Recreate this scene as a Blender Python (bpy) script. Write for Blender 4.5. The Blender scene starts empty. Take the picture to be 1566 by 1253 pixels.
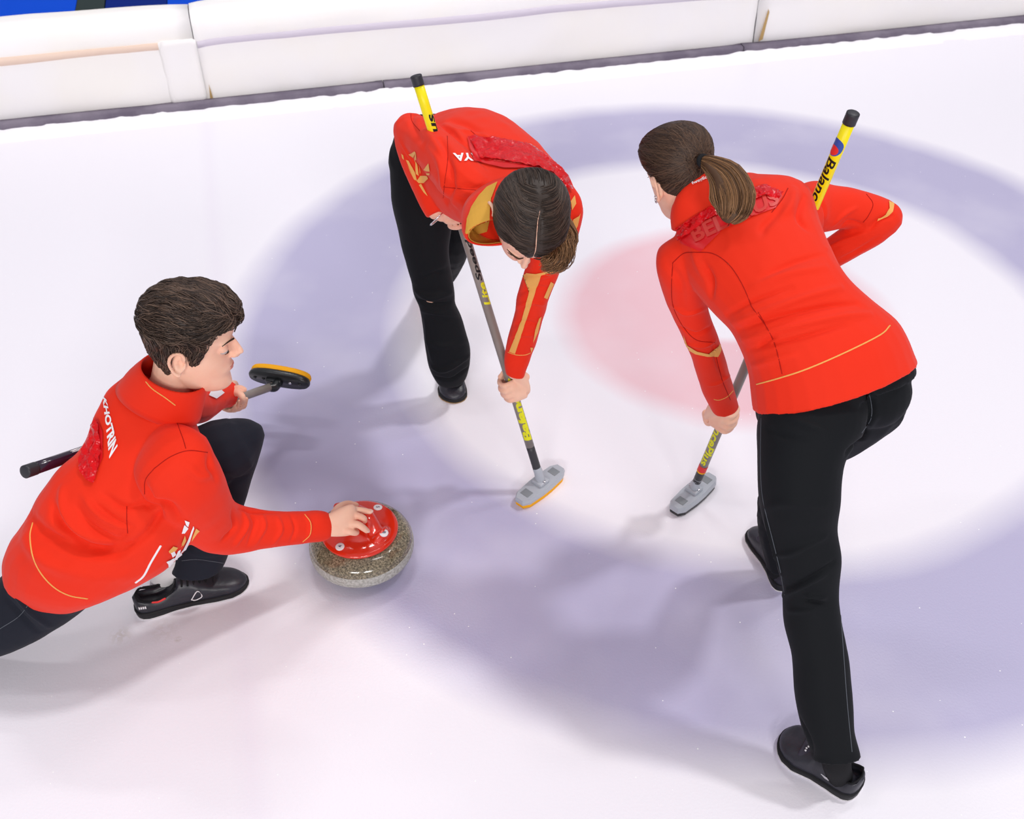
import bpy, bmesh, math, random
import numpy as np
from mathutils import Vector, Matrix, noise
from mathutils.bvhtree import BVHTree
random.seed(4); RNG = np.random.RandomState(4)
scene = bpy.context.scene
COL = scene.collection

# ------------------------------------------------------------------ camera
FPX, DEP, ROLL, CAMH = 1537.4, 0.7147, 0.0018, 2.206
C0 = np.array([0.0, 0.0, CAMH])
_fw = np.array([0, math.cos(DEP), -math.sin(DEP)])
_r = np.array([1.0, 0, 0]); _u = np.cross(_r, _fw)
_c, _s = math.cos(ROLL), math.sin(ROLL)
RT = _c * _r + _s * _u; UP = -_s * _r + _c * _u; FW = _fw
camd = bpy.data.cameras.new('camera'); cam = bpy.data.objects.new('camera', camd); COL.objects.link(cam)
cam.matrix_world = Matrix(((RT[0], UP[0], -FW[0], 0), (RT[1], UP[1], -FW[1], 0), (RT[2], UP[2], -FW[2], CAMH), (0, 0, 0, 1)))
camd.sensor_width = 36; camd.lens = FPX / 1566 * 36
camd.dof.use_dof = True; camd.dof.focus_distance = 2.35; camd.dof.aperture_fstop = 7.0
scene.camera = cam
# ------------------------------------------------------------------ light
scene.view_settings.view_transform = 'Standard'; scene.view_settings.look = 'None'
scene.view_settings.gamma = 1; scene.view_settings.exposure = 0.0
w = bpy.data.worlds.new('hall'); scene.world = w; w.use_nodes = True
w.node_tree.nodes['Background'].inputs[0].default_value = (0.93, 0.91, 1.0, 1)
w.node_tree.nodes['Background'].inputs[1].default_value = 0.42
def sun(name, d, e, ang, col):
    L = bpy.data.lights.new(name, 'SUN'); L.energy = e; L.angle = math.radians(ang); L.color = col
    o = bpy.data.objects.new(name, L); COL.objects.link(o); o.location = (0, 2, 6)
    o.rotation_euler = Vector(d).to_track_quat('-Z', 'Y').to_euler()
sun('arena_floodlight', (-.52, -.20, -1), 0.87, 4.5, (1, .985, .97))
for i, (x, y) in enumerate([(-2.8, 2.2), (1.6, 1.8), (-1.0, 5.6), (3.4, 5.4)]):
    L = bpy.data.lights.new('ceiling_lamp', 'AREA'); L.shape = 'RECTANGLE'; L.size = 1.6; L.size_y = .35
    L.energy = 28 if i < 2 else 75; L.color = (1, .98, .97)
    o = bpy.data.objects.new('ceiling_lamp', L); COL.objects.link(o); o.location = (x, y, 7.0)

for x in (-2.2, 3.0):  # unseen soft fill lights added behind the camera to brighten the boards
    L = bpy.data.lights.new('board_fill_light', 'AREA'); L.shape = 'RECTANGLE'; L.size = 3.0; L.size_y = 1.0; L.energy = 400; L.color = (1, .97, .94)
    o = bpy.data.objects.new('board_fill_light', L); COL.objects.link(o); o.location = (x, -9.0, 6.0); o.rotation_euler = Vector((.5 - x, 13.5, -6.0)).to_track_quat('-Z', 'Y').to_euler()

# ------------------------------------------------------------------ helpers
def at(x, y, d):
    "point seen at (x, y) of the 1566x1253 frame, d metres deep along the lens axis"
    return C0 + d * (FW + (x - 783) / FPX * RT - (y - 626.5) / FPX * UP)
def ground(x, y, z=0.0):
    v = FW + (x - 783) / FPX * RT - (y - 626.5) / FPX * UP
    return C0 + v * (CAMH - z) / -v[2]
def nrm(v): v = np.asarray(v, float); return v / (np.linalg.norm(v) + 1e-12)
def frame3(f, u):
    f = nrm(f); r = nrm(np.cross(f, u)); return np.stack([r, f, np.cross(r, f)], 1)   # columns right, forward, up
def mesh_obj(name, VF, mat, parent=None, smooth=True, tone=None):
    V, F = VF
    me = bpy.data.meshes.new(name); me.from_pydata([tuple(v) for v in V], [], [tuple(int(i) for i in f) for f in F]); me.update()
    if smooth: me.shade_smooth()
    if mat: me.materials.append(mat)
    if tone is not None:
        a = me.attributes.new('tone', 'FLOAT', 'POINT'); a.data.foreach_set('value', np.asarray(tone, np.float32))
    o = bpy.data.objects.new(name, me); COL.objects.link(o)
    if parent is not None: o.parent = parent
    return o
def tag(o, label=None, cat=None, group=None, kind=None):
    if label: o['label'] = label
    if cat: o['category'] = cat
    if group: o['group'] = group
    if kind: o['kind'] = kind
    return o
def join(*parts):
    V, F, n = [], [], 0
    for p in parts:
        v, f = p; V.append(np.asarray(v, float)); F += [tuple(i + n for i in q) for q in f]; n += len(v)
    return np.concatenate(V), F
def crm(P, sub):
    "Catmull-Rom through the rows of P"
    P = np.asarray(P, float); n = len(P)
    if n < 3:
        t = np.linspace(0, 1, sub + 1)[:, None]; return P[0] * (1 - t) + P[-1] * t
    Q = np.vstack([2 * P[0] - P[1], P, 2 * P[-1] - P[-2]]); out = []
    for i in range(n - 1):
        a, b, c, d = Q[i:i + 4]
        for t in np.arange(sub) / sub:
            out.append(.5 * (2 * b + (c - a) * t + (2 * a - 5 * b + 4 * c - d) * t * t + (3 * b - a - 3 * c + d) * t ** 3))
    out.append(P[-1]); return np.array(out)
def loft(C, A, T, nseg=28, sub=5, ex=2.2, dome=(0.6, 0.6)):
    "closed loft: ring centres C, half-vectors A, half-thickness T"
    M = crm(np.hstack([C, A, np.asarray(T, float)[:, None]]), sub)
    C, A, T = M[:, :3], M[:, 3:6], M[:, 6]
    tan = np.gradient(C, axis=0)
    rings = []
    def ring(c, a, b):
        th = np.arange(nseg) / nseg * 2 * np.pi
        cx, sy = np.cos(th), np.sin(th); e = 2 / ex
        cx = np.sign(cx) * np.abs(cx) ** e; sy = np.sign(sy) * np.abs(sy) ** e
        return c + cx[:, None] * a + sy[:, None] * b
    n = len(C)
    for i in range(n):
        t = nrm(tan[i]); b = nrm(np.cross(t, A[i])) * T[i]
        if i == 0 and dome[0]:
            for k in (.98, .85, .5):
                s = math.sqrt(1 - k * k); rings.append(ring(C[0] - t * k * T[0] * dome[0], A[0] * s, b * s))
        rings.append(ring(C[i], A[i], b))
        if i == n - 1 and dome[1]:
            for k in (.5, .85, .98):
                s = math.sqrt(1 - k * k); rings.append(ring(C[-1] + t * k * T[-1] * dome[1], A[-1] * s, b * s))
    V = np.concatenate(rings); m = len(rings); F = []
    for i in range(m - 1):
        for j in range(nseg):
            k = (j + 1) % nseg
            F.append((i * nseg + j, i * nseg + k, (i + 1) * nseg + k, (i + 1) * nseg + j))
    F.append(tuple(range(nseg))[::-1]); F.append(tuple((m - 1) * nseg + j for j in range(nseg)))
    return V, F
def rpx(rows, k=.85, **kw):
    "loft from rings given as (xL,yL,xR,yR,depth[,thickness ratio[,depth R minus L]])"
    C, A, T = [], [], []
    for r in rows:
        xl, yl, xr, yr, d = r[:5]; kk = r[5] if len(r) > 5 else k; dd = r[6] if len(r) > 6 else 0
        p, q = at(xl, yl, d - dd / 2), at(xr, yr, d + dd / 2)
        C.append((p + q) / 2); A.append((q - p) / 2); T.append(np.linalg.norm(q - p) / 2 * kk)
    return loft(C, A, T, **kw)
def tube(P, R, nseg=12, sub=4, flat=1.0, ref=(0, 0, 1), **kw):
    P = np.asarray(P, float); R = np.atleast_1d(R) * np.ones(len(P))
    t = np.gradient(P, axis=0); A = []
    for i in range(len(P)):
        a = np.cross(nrm(t[i]), ref)
        if np.linalg.norm(a) < .2: a = np.cross(nrm(t[i]), (1, .3, 0))
        A.append(nrm(a) * R[i])
    return loft(P, A, R * flat, nseg=nseg, sub=sub, ex=2.0, **kw)
def tpx(rows, **kw):
    rows = np.asarray(rows, float); return tube([at(*r[:3]) for r in rows], rows[:, 3], **kw)
def ell(c, rx, ry, rz, R=np.eye(3), n=20, m=14):
    V, F = [], []
    for i in range(m + 1):
        ph = math.pi * i / m
        for j in range(n):
            th = 2 * math.pi * j / n
            V.append(np.array(c) + R @ np.array([rx * math.sin(ph) * math.cos(th), ry * math.sin(ph) * math.sin(th), rz * math.cos(ph)]))
    for i in range(m):
        for j in range(n): k = (j + 1) % n; F.append((i * n + j, (i + 1) * n + j, (i + 1) * n + k, i * n + k))
    return np.array(V), F
def box(c, sx, sy, sz, R=np.eye(3), bev=0):
    bm = bmesh.new(); bmesh.ops.create_cube(bm, size=1)
    for v in bm.verts: v.co = Vector((v.co.x * sx, v.co.y * sy, v.co.z * sz))
    if bev: bmesh.ops.bevel(bm, geom=bm.edges[:], offset=bev, segments=3, affect='EDGES', profile=.5)
    V = np.array([v.co[:] for v in bm.verts]); F = [tuple(v.index for v in f.verts) for f in bm.faces]; bm.free()
    return V @ R.T + np.array(c), F
def lathe(prof, n=64):
    V, F = [], []
    for r, z in prof:
        for j in range(n): t = 2 * math.pi * j / n; V.append((r * math.cos(t), r * math.sin(t), z))
    for i in range(len(prof) - 1):
        for j in range(n): k = (j + 1) % n; F.append((i * n + j, i * n + k, (i + 1) * n + k, (i + 1) * n + j))
    F.append(tuple(range(n))[::-1]); F.append(tuple((len(prof) - 1) * n + j for j in range(n)))
    return np.array(V), F
def xf(VF, R=np.eye(3), t=(0, 0, 0), s=1.0): return np.asarray(VF[0]) * s @ np.asarray(R).T + np.asarray(t), VF[1]
def remesh(VF, voxel, smooth=4, fac=.5):
    o = mesh_obj('tmp', VF, None)
    m = o.modifiers.new('r', 'REMESH'); m.mode = 'VOXEL'; m.voxel_size = voxel; m.adaptivity = 0
    if smooth: s = o.modifiers.new('s', 'SMOOTH'); s.factor = fac; s.iterations = smooth
    bpy.context.view_layer.update()
    me = bpy.data.meshes.new_from_object(o.evaluated_get(bpy.context.evaluated_depsgraph_get()))
    V = np.empty(len(me.vertices) * 3); me.vertices.foreach_get('co', V); V = V.reshape(-1, 3)
    F = [tuple(p.vertices) for p in me.polygons]
    old = o.data; bpy.data.objects.remove(o); bpy.data.meshes.remove(me); bpy.data.meshes.remove(old)
    return V, F
def normals(VF):
    V, F = VF; F4 = np.array([f if len(f) == 4 else (f[0], f[1], f[2], f[2]) for f in F])
    n = np.cross(V[F4[:, 2]] - V[F4[:, 0]], V[F4[:, 3]] - V[F4[:, 1]])
    N = np.zeros_like(V)
    for k in range(4): np.add.at(N, F4[:, k], n)
    return N / (np.linalg.norm(N, axis=1, keepdims=True) + 1e-12)
def bvh_of(VF): return BVHTree.FromPolygons([Vector(v) for v in VF[0]], [tuple(int(i) for i in f) for f in VF[1]])
def hit(bvh, x, y):
    d = Vector(nrm(at(x, y, 1) - C0)); h = bvh.ray_cast(Vector(C0), d)
    return (np.array(h[0]), np.array(h[1])) if h[0] is not None else (None, None)
def crease(VF, bvh, lines, wrinkle=.0, seed=0, scale=9.0, stretch=(1, 1, 1)):
    "push cloth folds along drawn lines; (points, width, height) each"
    V, F = VF; N = normals(VF); D = np.zeros(len(V))
    for pts, wd, amp in lines:
        P = crm(np.array(pts, float), 4); H = [h for h in (hit(bvh, *p)[0] for p in P) if h is not None]
        if len(H) < 2: continue
        H = np.array(H); best = np.full(len(V), 9.0); par = np.zeros(len(V)); n = len(H) - 1
        for i in range(n):
            a, b = H[i], H[i + 1]; ab = b - a; t = np.clip(((V - a) @ ab) / (ab @ ab + 1e-12), 0, 1)
            d = np.linalg.norm(V - a - t[:, None] * ab, axis=1); m = d < best
            best[m] = d[m]; par[m] = (i + t[m]) / n
        g = np.exp(-(best / (wd * .85)) ** 2) * np.sin(np.pi * np.clip(par * .9 + .05, 0, 1)) ** .6
        D += amp * 1.55 * g
    if wrinkle:
        S = np.array(stretch) * scale
        D += wrinkle * np.array([noise.noise(Vector(v * S) + Vector((seed, 0, 0))) for v in V])
        D += wrinkle * .4 * np.array([noise.noise(Vector(v * S * 2.7) + Vector((0, seed, 0))) for v in V])
    return V + N * D[:, None], F
def on_surface(bvh, P2, F, off=.0022):
    "drop a flat drawing onto the cloth"
    V, ok = [], []
    for p in P2:
        h, n = hit(bvh, *p)
        if h is None: V.append(np.zeros(3)); ok.append(False)
        else:
            if n @ (h - C0) > 0: n = -n
            V.append(h + n * off - nrm(h - C0) * off * .5); ok.append(True)
    F2 = []
    for f in F:
        if all(ok[i] for i in f):
            q = [V[i] for i in f]
            if max(np.linalg.norm(q[i] - q[i - 1]) for i in range(len(q))) < .045: F2.append(f)
    use = sorted({i for f in F2 for i in f}); mp = {a: b for b, a in enumerate(use)}
    return np.array([V[i] for i in use]).reshape(-1, 3), [tuple(mp[i] for i in f) for f in F2]
def refine(V, F, maxlen):
    bm = bmesh.new(); vs = [bm.verts.new((v[0], v[1], 0)) for v in V]
    for f in F:
        try: bm.faces.new([vs[i] for i in f])
        except ValueError: pass
    bmesh.ops.triangulate(bm, faces=bm.faces[:])
    for _ in range(7):
        E = [e for e in bm.edges if e.calc_length() > maxlen]
        if not E: break
        bmesh.ops.subdivide_edges(bm, edges=E, cuts=1); bmesh.ops.triangulate(bm, faces=[f for f in bm.faces if len(f.verts) > 3])
    bm.verts.index_update()
    V = np.array([v.co[:2] for v in bm.verts]); F = [tuple(v.index for v in f.verts) for f in bm.faces]; bm.free()
    return V, F
def decal(name, bvh, polys, mat, parent, off=.0022, maxlen=5, label=None):
    VV = []
    for p in polys:
        V, F = refine(p, [tuple(range(len(p)))], maxlen); g = on_surface(bvh, V, F, off)
        if len(g[1]): VV.append(g)
    if not VV: print('EMPTY DECAL', name); return None
    o = mesh_obj(name, join(*VV), mat, parent)
    if label: o['label'] = label
    return o
def text_mesh(s, bold=0.0, italic=0.0, space=1.0):
    cu = bpy.data.curves.new('t', 'FONT'); cu.body = s; cu.size = 1; cu.offset = bold; cu.shear = italic; cu.space_character = space; cu.resolution_u = 3
    o = bpy.data.objects.new('t', cu); COL.objects.link(o); bpy.context.view_layer.update()
    me = bpy.data.meshes.new_from_object(o.evaluated_get(bpy.context.evaluated_depsgraph_get()))
    V = np.array([v.co[:2] for v in me.vertices]); F = [tuple(p.vertices) for p in me.polygons]
    bpy.data.objects.remove(o); bpy.data.curves.remove(cu); bpy.data.meshes.remove(me)
    mn, mx = V.min(0), V.max(0)
    return (V - mn) / (mx - mn), F, (mx - mn)[0] / (mx - mn)[1]
def text_on(name, bvh, s, quad, mat, parent, bold=.02, off=.0025, italic=0, maxlen=4, label=None):
    "quad: where the text's lower-left, lower-right, upper-right, upper-left corners fall"
    V, F, _ = text_mesh(s, bold, italic); q = np.array(quad, float)
    P = (1 - V[:, :1]) * (1 - V[:, 1:]) * q[0] + V[:, :1] * (1 - V[:, 1:]) * q[1] + V[:, :1] * V[:, 1:] * q[2] + (1 - V[:, :1]) * V[:, 1:] * q[3]
    P, F = refine(P, F, maxlen); g = on_surface(bvh, P, F, off)
    if not len(g[1]): print('EMPTY TEXT', name); return None
    o = mesh_obj(name, g, mat, parent)
    if label: o['label'] = label
    return o
def piping(name, bvh, pts, rad, mat, parent, label=None, off=.0):
    P = crm(np.array(pts, float), 6); H = []
    for p in P:
        h, n = hit(bvh, *p)
        if h is not None:
            if n @ (h - C0) > 0: n = -n
            if H and np.linalg.norm(h - H[-1]) > .09: break
            H.append(h + n * off)
    if len(H) < 3: print('NO PIPING', name); return None
    o = mesh_obj(name, tube(H, rad, nseg=6, sub=1), mat, parent)
    if label: o['label'] = label
    return o

# ------------------------------------------------------------------ materials
def mat(name, col, rough=.6, spec=.5, metal=0, coat=0, sheen=0, bump=None, noise_col=None, alpha=1, trans=0):
    m = bpy.data.materials.new(name); m.use_nodes = True; nt = m.node_tree; b = nt.nodes['Principled BSDF']
    b.inputs['Base Color'].default_value = (*col, 1); b.inputs['Roughness'].default_value = rough
    b.inputs['Specular IOR Level'].default_value = spec; b.inputs['Metallic'].default_value = metal
    b.inputs['Coat Weight'].default_value = coat; b.inputs['Sheen Weight'].default_value = sheen
    b.inputs['Alpha'].default_value = alpha; b.inputs['Transmission Weight'].default_value = trans
    tc = nt.nodes.new('ShaderNodeTexCoord')
    if bump:
        n = nt.nodes.new('ShaderNodeTexNoise'); n.inputs['Scale'].default_value = bump[0]; n.inputs['Detail'].default_value = 3
        nt.links.new(tc.outputs['Object'], n.inputs['Vector'])
        bp = nt.nodes.new('ShaderNodeBump'); bp.inputs['Strength'].default_value = bump[1]; bp.inputs['Distance'].default_value = bump[2]
        nt.links.new(n.outputs['Fac'], bp.inputs['Height']); nt.links.new(bp.outputs[0], b.inputs['Normal'])
    if noise_col:
        sc, c2 = noise_col
        n = nt.nodes.new('ShaderNodeTexNoise'); n.inputs['Scale'].default_value = sc; n.inputs['Detail'].default_value = 4
        nt.links.new(tc.outputs['Object'], n.inputs['Vector'])
        r = nt.nodes.new('ShaderNodeValToRGB'); r.color_ramp.elements[0].position = .38; r.color_ramp.elements[1].position = .62
        r.color_ramp.elements[0].color = (*col, 1); r.color_ramp.elements[1].color = (*c2, 1)
        nt.links.new(n.outputs['Fac'], r.inputs['Fac']); nt.links.new(r.outputs['Color'], b.inputs['Base Color'])
    return m
def srgb(r, g, b): return tuple(((c / 255) / 12.92 if c <= 10 else ((c / 255 + .055) / 1.055) ** 2.4) for c in (r, g, b))
M = {}
M['red'] = mat('red_fleece', (.80, .024, .003), .75, .25, sheen=.06, bump=(900, .25, .0006))
M['redseam'] = mat('red_seam', (.40, .008, .003), .8, .2)
M['redflap'] = mat('red_sticker', (.66, .004, .008), .42, .4)
M['redlet'] = mat('dark_red_print', (.62, .03, .02), .35, .5)
M['tape'] = mat('red_glossy_tape', (.66, .003, .006), .08, .3, bump=(34, .9, .02))
M['gold'] = mat('gold_print', (.80, .40, .10), .6, .3)
M['goldlin'] = mat('gold_lining', (.62, .33, .05), .7, .2, bump=(500, .2, .0006))
M['white'] = mat('white_print', (.86, .84, .86), .6, .3)
M['sock'] = mat('white_sock', (.75, .73, .74), .9, .1, bump=(300, .4, .001))
M['black'] = mat('black_trousers', (.005, .006, .008), .75, .16, sheen=.015, bump=(1100, .3, .0005))
M['navy'] = mat('charcoal_trousers', (.012, .014, .023), .8, .18, sheen=.03, bump=(1100, .3, .0005))
M['stitch'] = mat('grey_stitching', (.10, .11, .13), .8, .2)
M['leather'] = mat('black_leather', (.018, .018, .026), .40, .45, noise_col=(12, (.030, .030, .042)), bump=(70, .35, .002))
M['leather2'] = mat('dark_grey_leather_strap', (.035, .030, .048), .45, .4, bump=(120, .2, .001))
M['sole'] = mat('black_rubber_sole', (.010, .010, .012), .6, .3)
M['midsole'] = mat('pale_sole_edge', (.72, .70, .72), .6, .3)
M['tan'] = mat('tan_welt', (.35, .22, .10), .6, .3)
M['skin'] = mat('skin', (.90, .56, .41), .5, .3, noise_col=(14, (.86, .48, .34)), bump=(500, .08, .0005))
M['skin'].node_tree.nodes['Principled BSDF'].inputs['Subsurface Weight'].default_value = .12
M['skin'].node_tree.nodes['Principled BSDF'].inputs['Subsurface Radius'].default_value = (.012, .004, .002)
M['nail'] = mat('fingernail', (.86, .60, .52), .25, .5)
M['nailp'] = mat('white_nail', (.85, .82, .86), .2, .5)
M['lips'] = mat('lips', (.62, .22, .18), .45, .4)
M['eye'] = mat('eyeball', (.50, .46, .43), .15, .6)
M['iris'] = mat('iris', (.05, .03, .02), .15, .6)
M['brow'] = mat('eyebrow_hair', (.06, .035, .022), .8, .2)
M['silver'] = mat('silver', (.75, .74, .76), .2, .6, metal=1)
M['blackrub'] = mat('black_end_cap', (.025, .025, .032), .45, .4)
M['yellow'] = mat('yellow_grip', (.93, .80, .002), .4, .4)
M['yellowprint'] = mat('yellow_print', (.75, .74, .01), .5, .4)
M['blackprint'] = mat('black_print', (.006, .006, .008), .5, .4)
M['redprint'] = mat('red_print', (.75, .03, .03), .5, .4)
M['blueprint'] = mat('blue_print', (.03, .09, .42), .5, .4)
M['shaft'] = mat('grey_carbon_shaft', (.215, .185, .165), .38, .5, noise_col=(9, (.26, .23, .21)))
M['darkshaft'] = mat('black_shaft_base', (.04, .04, .045), .45, .4)
M['plastic'] = mat('grey_plastic', (.42, .45, .50), .35, .5)
M['plasticd'] = mat('grey_plastic_recess', (.22, .24, .26), .45, .4)
M['pad'] = mat('orange_pad', (.90, .42, .015), .8, .2)
M['blackpl'] = mat('black_plastic', (.014, .016, .018), .3, .5)
M['grip'] = mat('black_purple_grip', (.018, .006, .022), .22, .6, coat=.4)
M['elastic'] = mat('black_hair_tie', (.01, .01, .012), .8, .2)
def hair_mat(name, dark, light):
    m = bpy.data.materials.new(name); m.use_nodes = True; nt = m.node_tree; b = nt.nodes['Principled BSDF']
    a = nt.nodes.new('ShaderNodeAttribute'); a.attribute_name = 'tone'
    r = nt.nodes.new('ShaderNodeValToRGB'); r.color_ramp.elements[0].color = (*dark, 1); r.color_ramp.elements[1].color = (*light, 1)
    nt.links.new(a.outputs['Fac'], r.inputs['Fac']); nt.links.new(r.outputs['Color'], b.inputs['Base Color'])
    b.inputs['Roughness'].default_value = .5; b.inputs['Specular IOR Level'].default_value = .35
    return m
M['hairB'] = hair_mat('brown_hair', (.022, .013, .010), (.20, .125, .088))
M['hairM'] = hair_mat('dark_brown_hair', (.016, .010, .008), (.15, .095, .068))
M['hairR'] = hair_mat('chestnut_hair', (.030, .015, .010), (.22, .12, .070))
M['hairT'] = hair_mat('auburn_ponytail', (.05, .022, .010), (.46, .24, .11))

# ------------------------------------------------------------------ ice
RC = (0.796, 3.077)                                   # centre of the house
def ice_material():
    m = bpy.data.materials.new('ice'); m.use_nodes = True; nt = m.node_tree; N = nt.nodes; L = nt.links
    b = N['Principled BSDF']; geo = N.new('ShaderNodeNewGeometry')
    def nz(scale, detail=2, src=None, rough=.5):
        n = N.new('ShaderNodeTexNoise'); n.inputs['Scale'].default_value = scale; n.inputs['Detail'].default_value = detail; n.inputs['Roughness'].default_value = rough
        L.new(geo.outputs['Position'], n.inputs['Vector']); return n
    def math_(op, a, b_=None):
        n = N.new('ShaderNodeMath'); n.operation = op
        for i, v in enumerate((a, b_)):
            if v is None: continue
            if isinstance(v, (int, float)): n.inputs[i].default_value = v
            else: L.new(v, n.inputs[i])
        return n.outputs[0]
    def mixc(f, a, b_):
        n = N.new('ShaderNodeMix'); n.data_type = 'RGBA'
        for s, v in ((n.inputs[0], f), (n.inputs[6], a), (n.inputs[7], b_)):
            if isinstance(v, (int, float)): s.default_value = v
            elif isinstance(v, tuple): s.default_value = (*v, 1)
            else: L.new(v, s)
        return n.outputs[2]
    wob = nz(2.2, 2).outputs['Fac']
    sep = N.new('ShaderNodeSeparateXYZ'); L.new(geo.outputs['Position'], sep.inputs[0])
    dx = math_('SUBTRACT', sep.outputs[0], RC[0]); dy = math_('SUBTRACT', sep.outputs[1], RC[1])
    d = math_('SQRT', math_('ADD', math_('MULTIPLY', dx, dx), math_('MULTIPLY', dy, dy)))
    d = math_('ADD', d, math_('MULTIPLY', math_('SUBTRACT', wob, .5), .06))
    r = N.new('ShaderNodeValToRGB'); L.new(math_('DIVIDE', d, 2.5), r.inputs['Fac'])
    white, red, blue = ICE_W, ICE_R, ICE_B
    e = r.color_ramp.elements; stops = [(0, white), (.13, white), (.17, red), (.54, red), (.66, white), (1.15, white), (1.29, blue), (1.74, blue), (1.90, white)]
    e[0].position = 0; e[0].color = (*white, 1); e[1].position = 1; e[1].color = (*white, 1)
    for p, c in stops[1:]:
        q = e.new(p / 2.5); q.color = (*c, 1)
    col = r.outputs['Color']
    # cloudy patches of frost that pale the paint under the ice
    fr = N.new('ShaderNodeValToRGB'); fr.color_ramp.elements[0].position = .46; fr.color_ramp.elements[1].position = .78
    L.new(nz(2.0, 3).outputs['Fac'], fr.inputs['Fac'])
    col = mixc(math_('MULTIPLY', fr.outputs['Color'], .28), col, white)
    # the back line, square to the boards
    bl = math_('ABSOLUTE', math_('ADD', math_('ADD', math_('MULTIPLY', dx, .967), math_('MULTIPLY', dy, .2535)), 1.83))
    lin = N.new('ShaderNodeMapRange'); L.new(bl, lin.inputs[0]); lin.inputs[1].default_value = .004; lin.inputs[2].default_value = .05; lin.inputs[3].default_value = .13; lin.inputs[4].default_value = 0
    col = mixc(lin.outputs[0], col, ICE_L)
    # fine grain; ice sparkle painted as white flecks in the base colour
    g = nz(420, 3, rough=.8).outputs['Fac']
    col = mixc(math_('MULTIPLY', math_('SUBTRACT', g, .35), .28), col, tuple(c * .72 for c in white))
    v = N.new('ShaderNodeTexVoronoi'); v.inputs['Scale'].default_value = 26; L.new(geo.outputs['Position'], v.inputs['Vector'])
    near = math_('LESS_THAN', v.outputs['Distance'], .050)
    sp = N.new('ShaderNodeSeparateColor'); L.new(v.outputs['Color'], sp.inputs[0])
    fk = math_('MULTIPLY', near, math_('GREATER_THAN', sp.outputs[0], .62))
    col = mixc(fk, col, (.98, .98, 1.0))
    # a scuffed, dirty patch behind the shoe
    for (px, py, rad, st) in ((185, 972, .035, .35), (272, 978, .012, .5), (250, 965, .05, .15)):
        c = ground(px, py); dd = N.new('ShaderNodeVectorMath'); dd.operation = 'DISTANCE'; L.new(geo.outputs['Position'], dd.inputs[0]); dd.inputs[1].default_value = tuple(c)
        mr = N.new('ShaderNodeMapRange'); L.new(dd.outputs['Value'], mr.inputs[0]); mr.inputs[1].default_value = 0; mr.inputs[2].default_value = rad; mr.inputs[3].default_value = st; mr.inputs[4].default_value = 0
        col = mixc(math_('MULTIPLY', mr.outputs[0], math_('GREATER_THAN', nz(60, 4).outputs['Fac'], .47)), col, (.52, .46, .36))
    L.new(col, b.inputs['Base Color']); b.inputs['Roughness'].default_value = .32; b.inputs['Specular IOR Level'].default_value = .25
    bp = N.new('ShaderNodeBump'); bp.inputs['Strength'].default_value = .25; bp.inputs['Distance'].default_value = .002
    L.new(nz(150, 2).outputs['Fac'], bp.inputs['Height']); L.new(bp.outputs[0], b.inputs['Normal'])
    return m
ICE_W, ICE_R, ICE_B, ICE_L = (.89, .865, .93), (.85, .55, .61), (.475, .45, .645), (.74, .64, .80)
V = np.array([(-14, -6, 0), (16, -6, 0), (16, 16, 0), (-14, 16, 0)], float)
floor = mesh_obj('floor', (V, [(0, 1, 2, 3)]), ice_material(), smooth=False); tag(floor, kind='structure')

# ------------------------------------------------------------------ boards along the far edge of the rink
BA = np.array([-2.513, 4.612, 0.0]); BD = np.array([.9672, .2538, 0]); BN = np.array([-.2538, .9672, 0])
def bw(s, n, z): return BA + BD * s + BN * n + np.array([0, 0, z])
def extrude(prof, s0, s1, n=24, wav=0, seed=0, caps=True):
    V, F = [], []; m = len(prof)
    S = np.linspace(s0, s1, n)
    for i, s in enumerate(S):
        edge = min(i, n - 1 - i) / (n - 1)
        pinch = .012 * math.exp(-edge * 60) if wav else 0
        for j, (a, z) in enumerate(prof):
            k = wav * noise.noise(Vector((s * 1.7, a * 6 + seed, z * 7)))
            k2 = wav * .5 * noise.noise(Vector((s * 6 + seed, z * 9, a * 5)))
            V.append(bw(s, a + k + k2 + (pinch if a < .1 else 0), z + (k * .6 - pinch if z > .2 else 0)))
    for i in range(n - 1):
        for j in range(m):
            k = (j + 1) % m; F.append((i * m + j, i * m + k, (i + 1) * m + k, (i + 1) * m + j))
    if caps: F.append(tuple(range(m))); F.append(tuple((n - 1) * m + j for j in range(m))[::-1])
    return np.array(V), F
def dense(prof, step=.03):
    out = []
    for (a, z), (c, d) in zip(prof, prof[1:] + prof[:1]):
        k = max(1, int(math.hypot(c - a, d - z) / step)); out += [(a + (c - a) * i / k, z + (d - z) * i / k) for i in range(k)]
    return out
M['rubber'] = mat('dark_rubber_kerb', srgb(104, 96, 112), .75, .3, noise_col=(6, srgb(128, 120, 134)), bump=(90, .3, .003))
M['vinyl'] = mat('white_vinyl', (.975, .945, .905), .5, .3, noise_col=(2.2, (.97, .95, .95)), bump=(5, .25, .02))
M['beige'] = mat('beige_band', (.88, .68, .56), .6, .3)
M['lilac'] = mat('lilac_band', (.72, .66, .76), .6, .3)
M['bluemat'] = mat('blue_mat', (.001, .075, .66), .7, .08, bump=(200, .2, .001))
M['bluedark'] = mat('dark_blue_mat', (.001, .018, .20), .7, .08)
M['post'] = mat('dark_green_strip', (.006, .022, .020), .5, .3)
M['snow'] = mat('scraped_snow', (.93, .91, .95), .9, .2, bump=(60, .5, .004))
M['stain'] = mat('brown_stain', (.50, .33, .14), .8, .2)
prof = dense([(.062, .0), (.066, .15), (.070, .30), (.072, .335), (.085, .395), (.115, .440), (.16, .462), (.25, .462), (.30, .44), (.31, .30), (.31, 0)])
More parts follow.
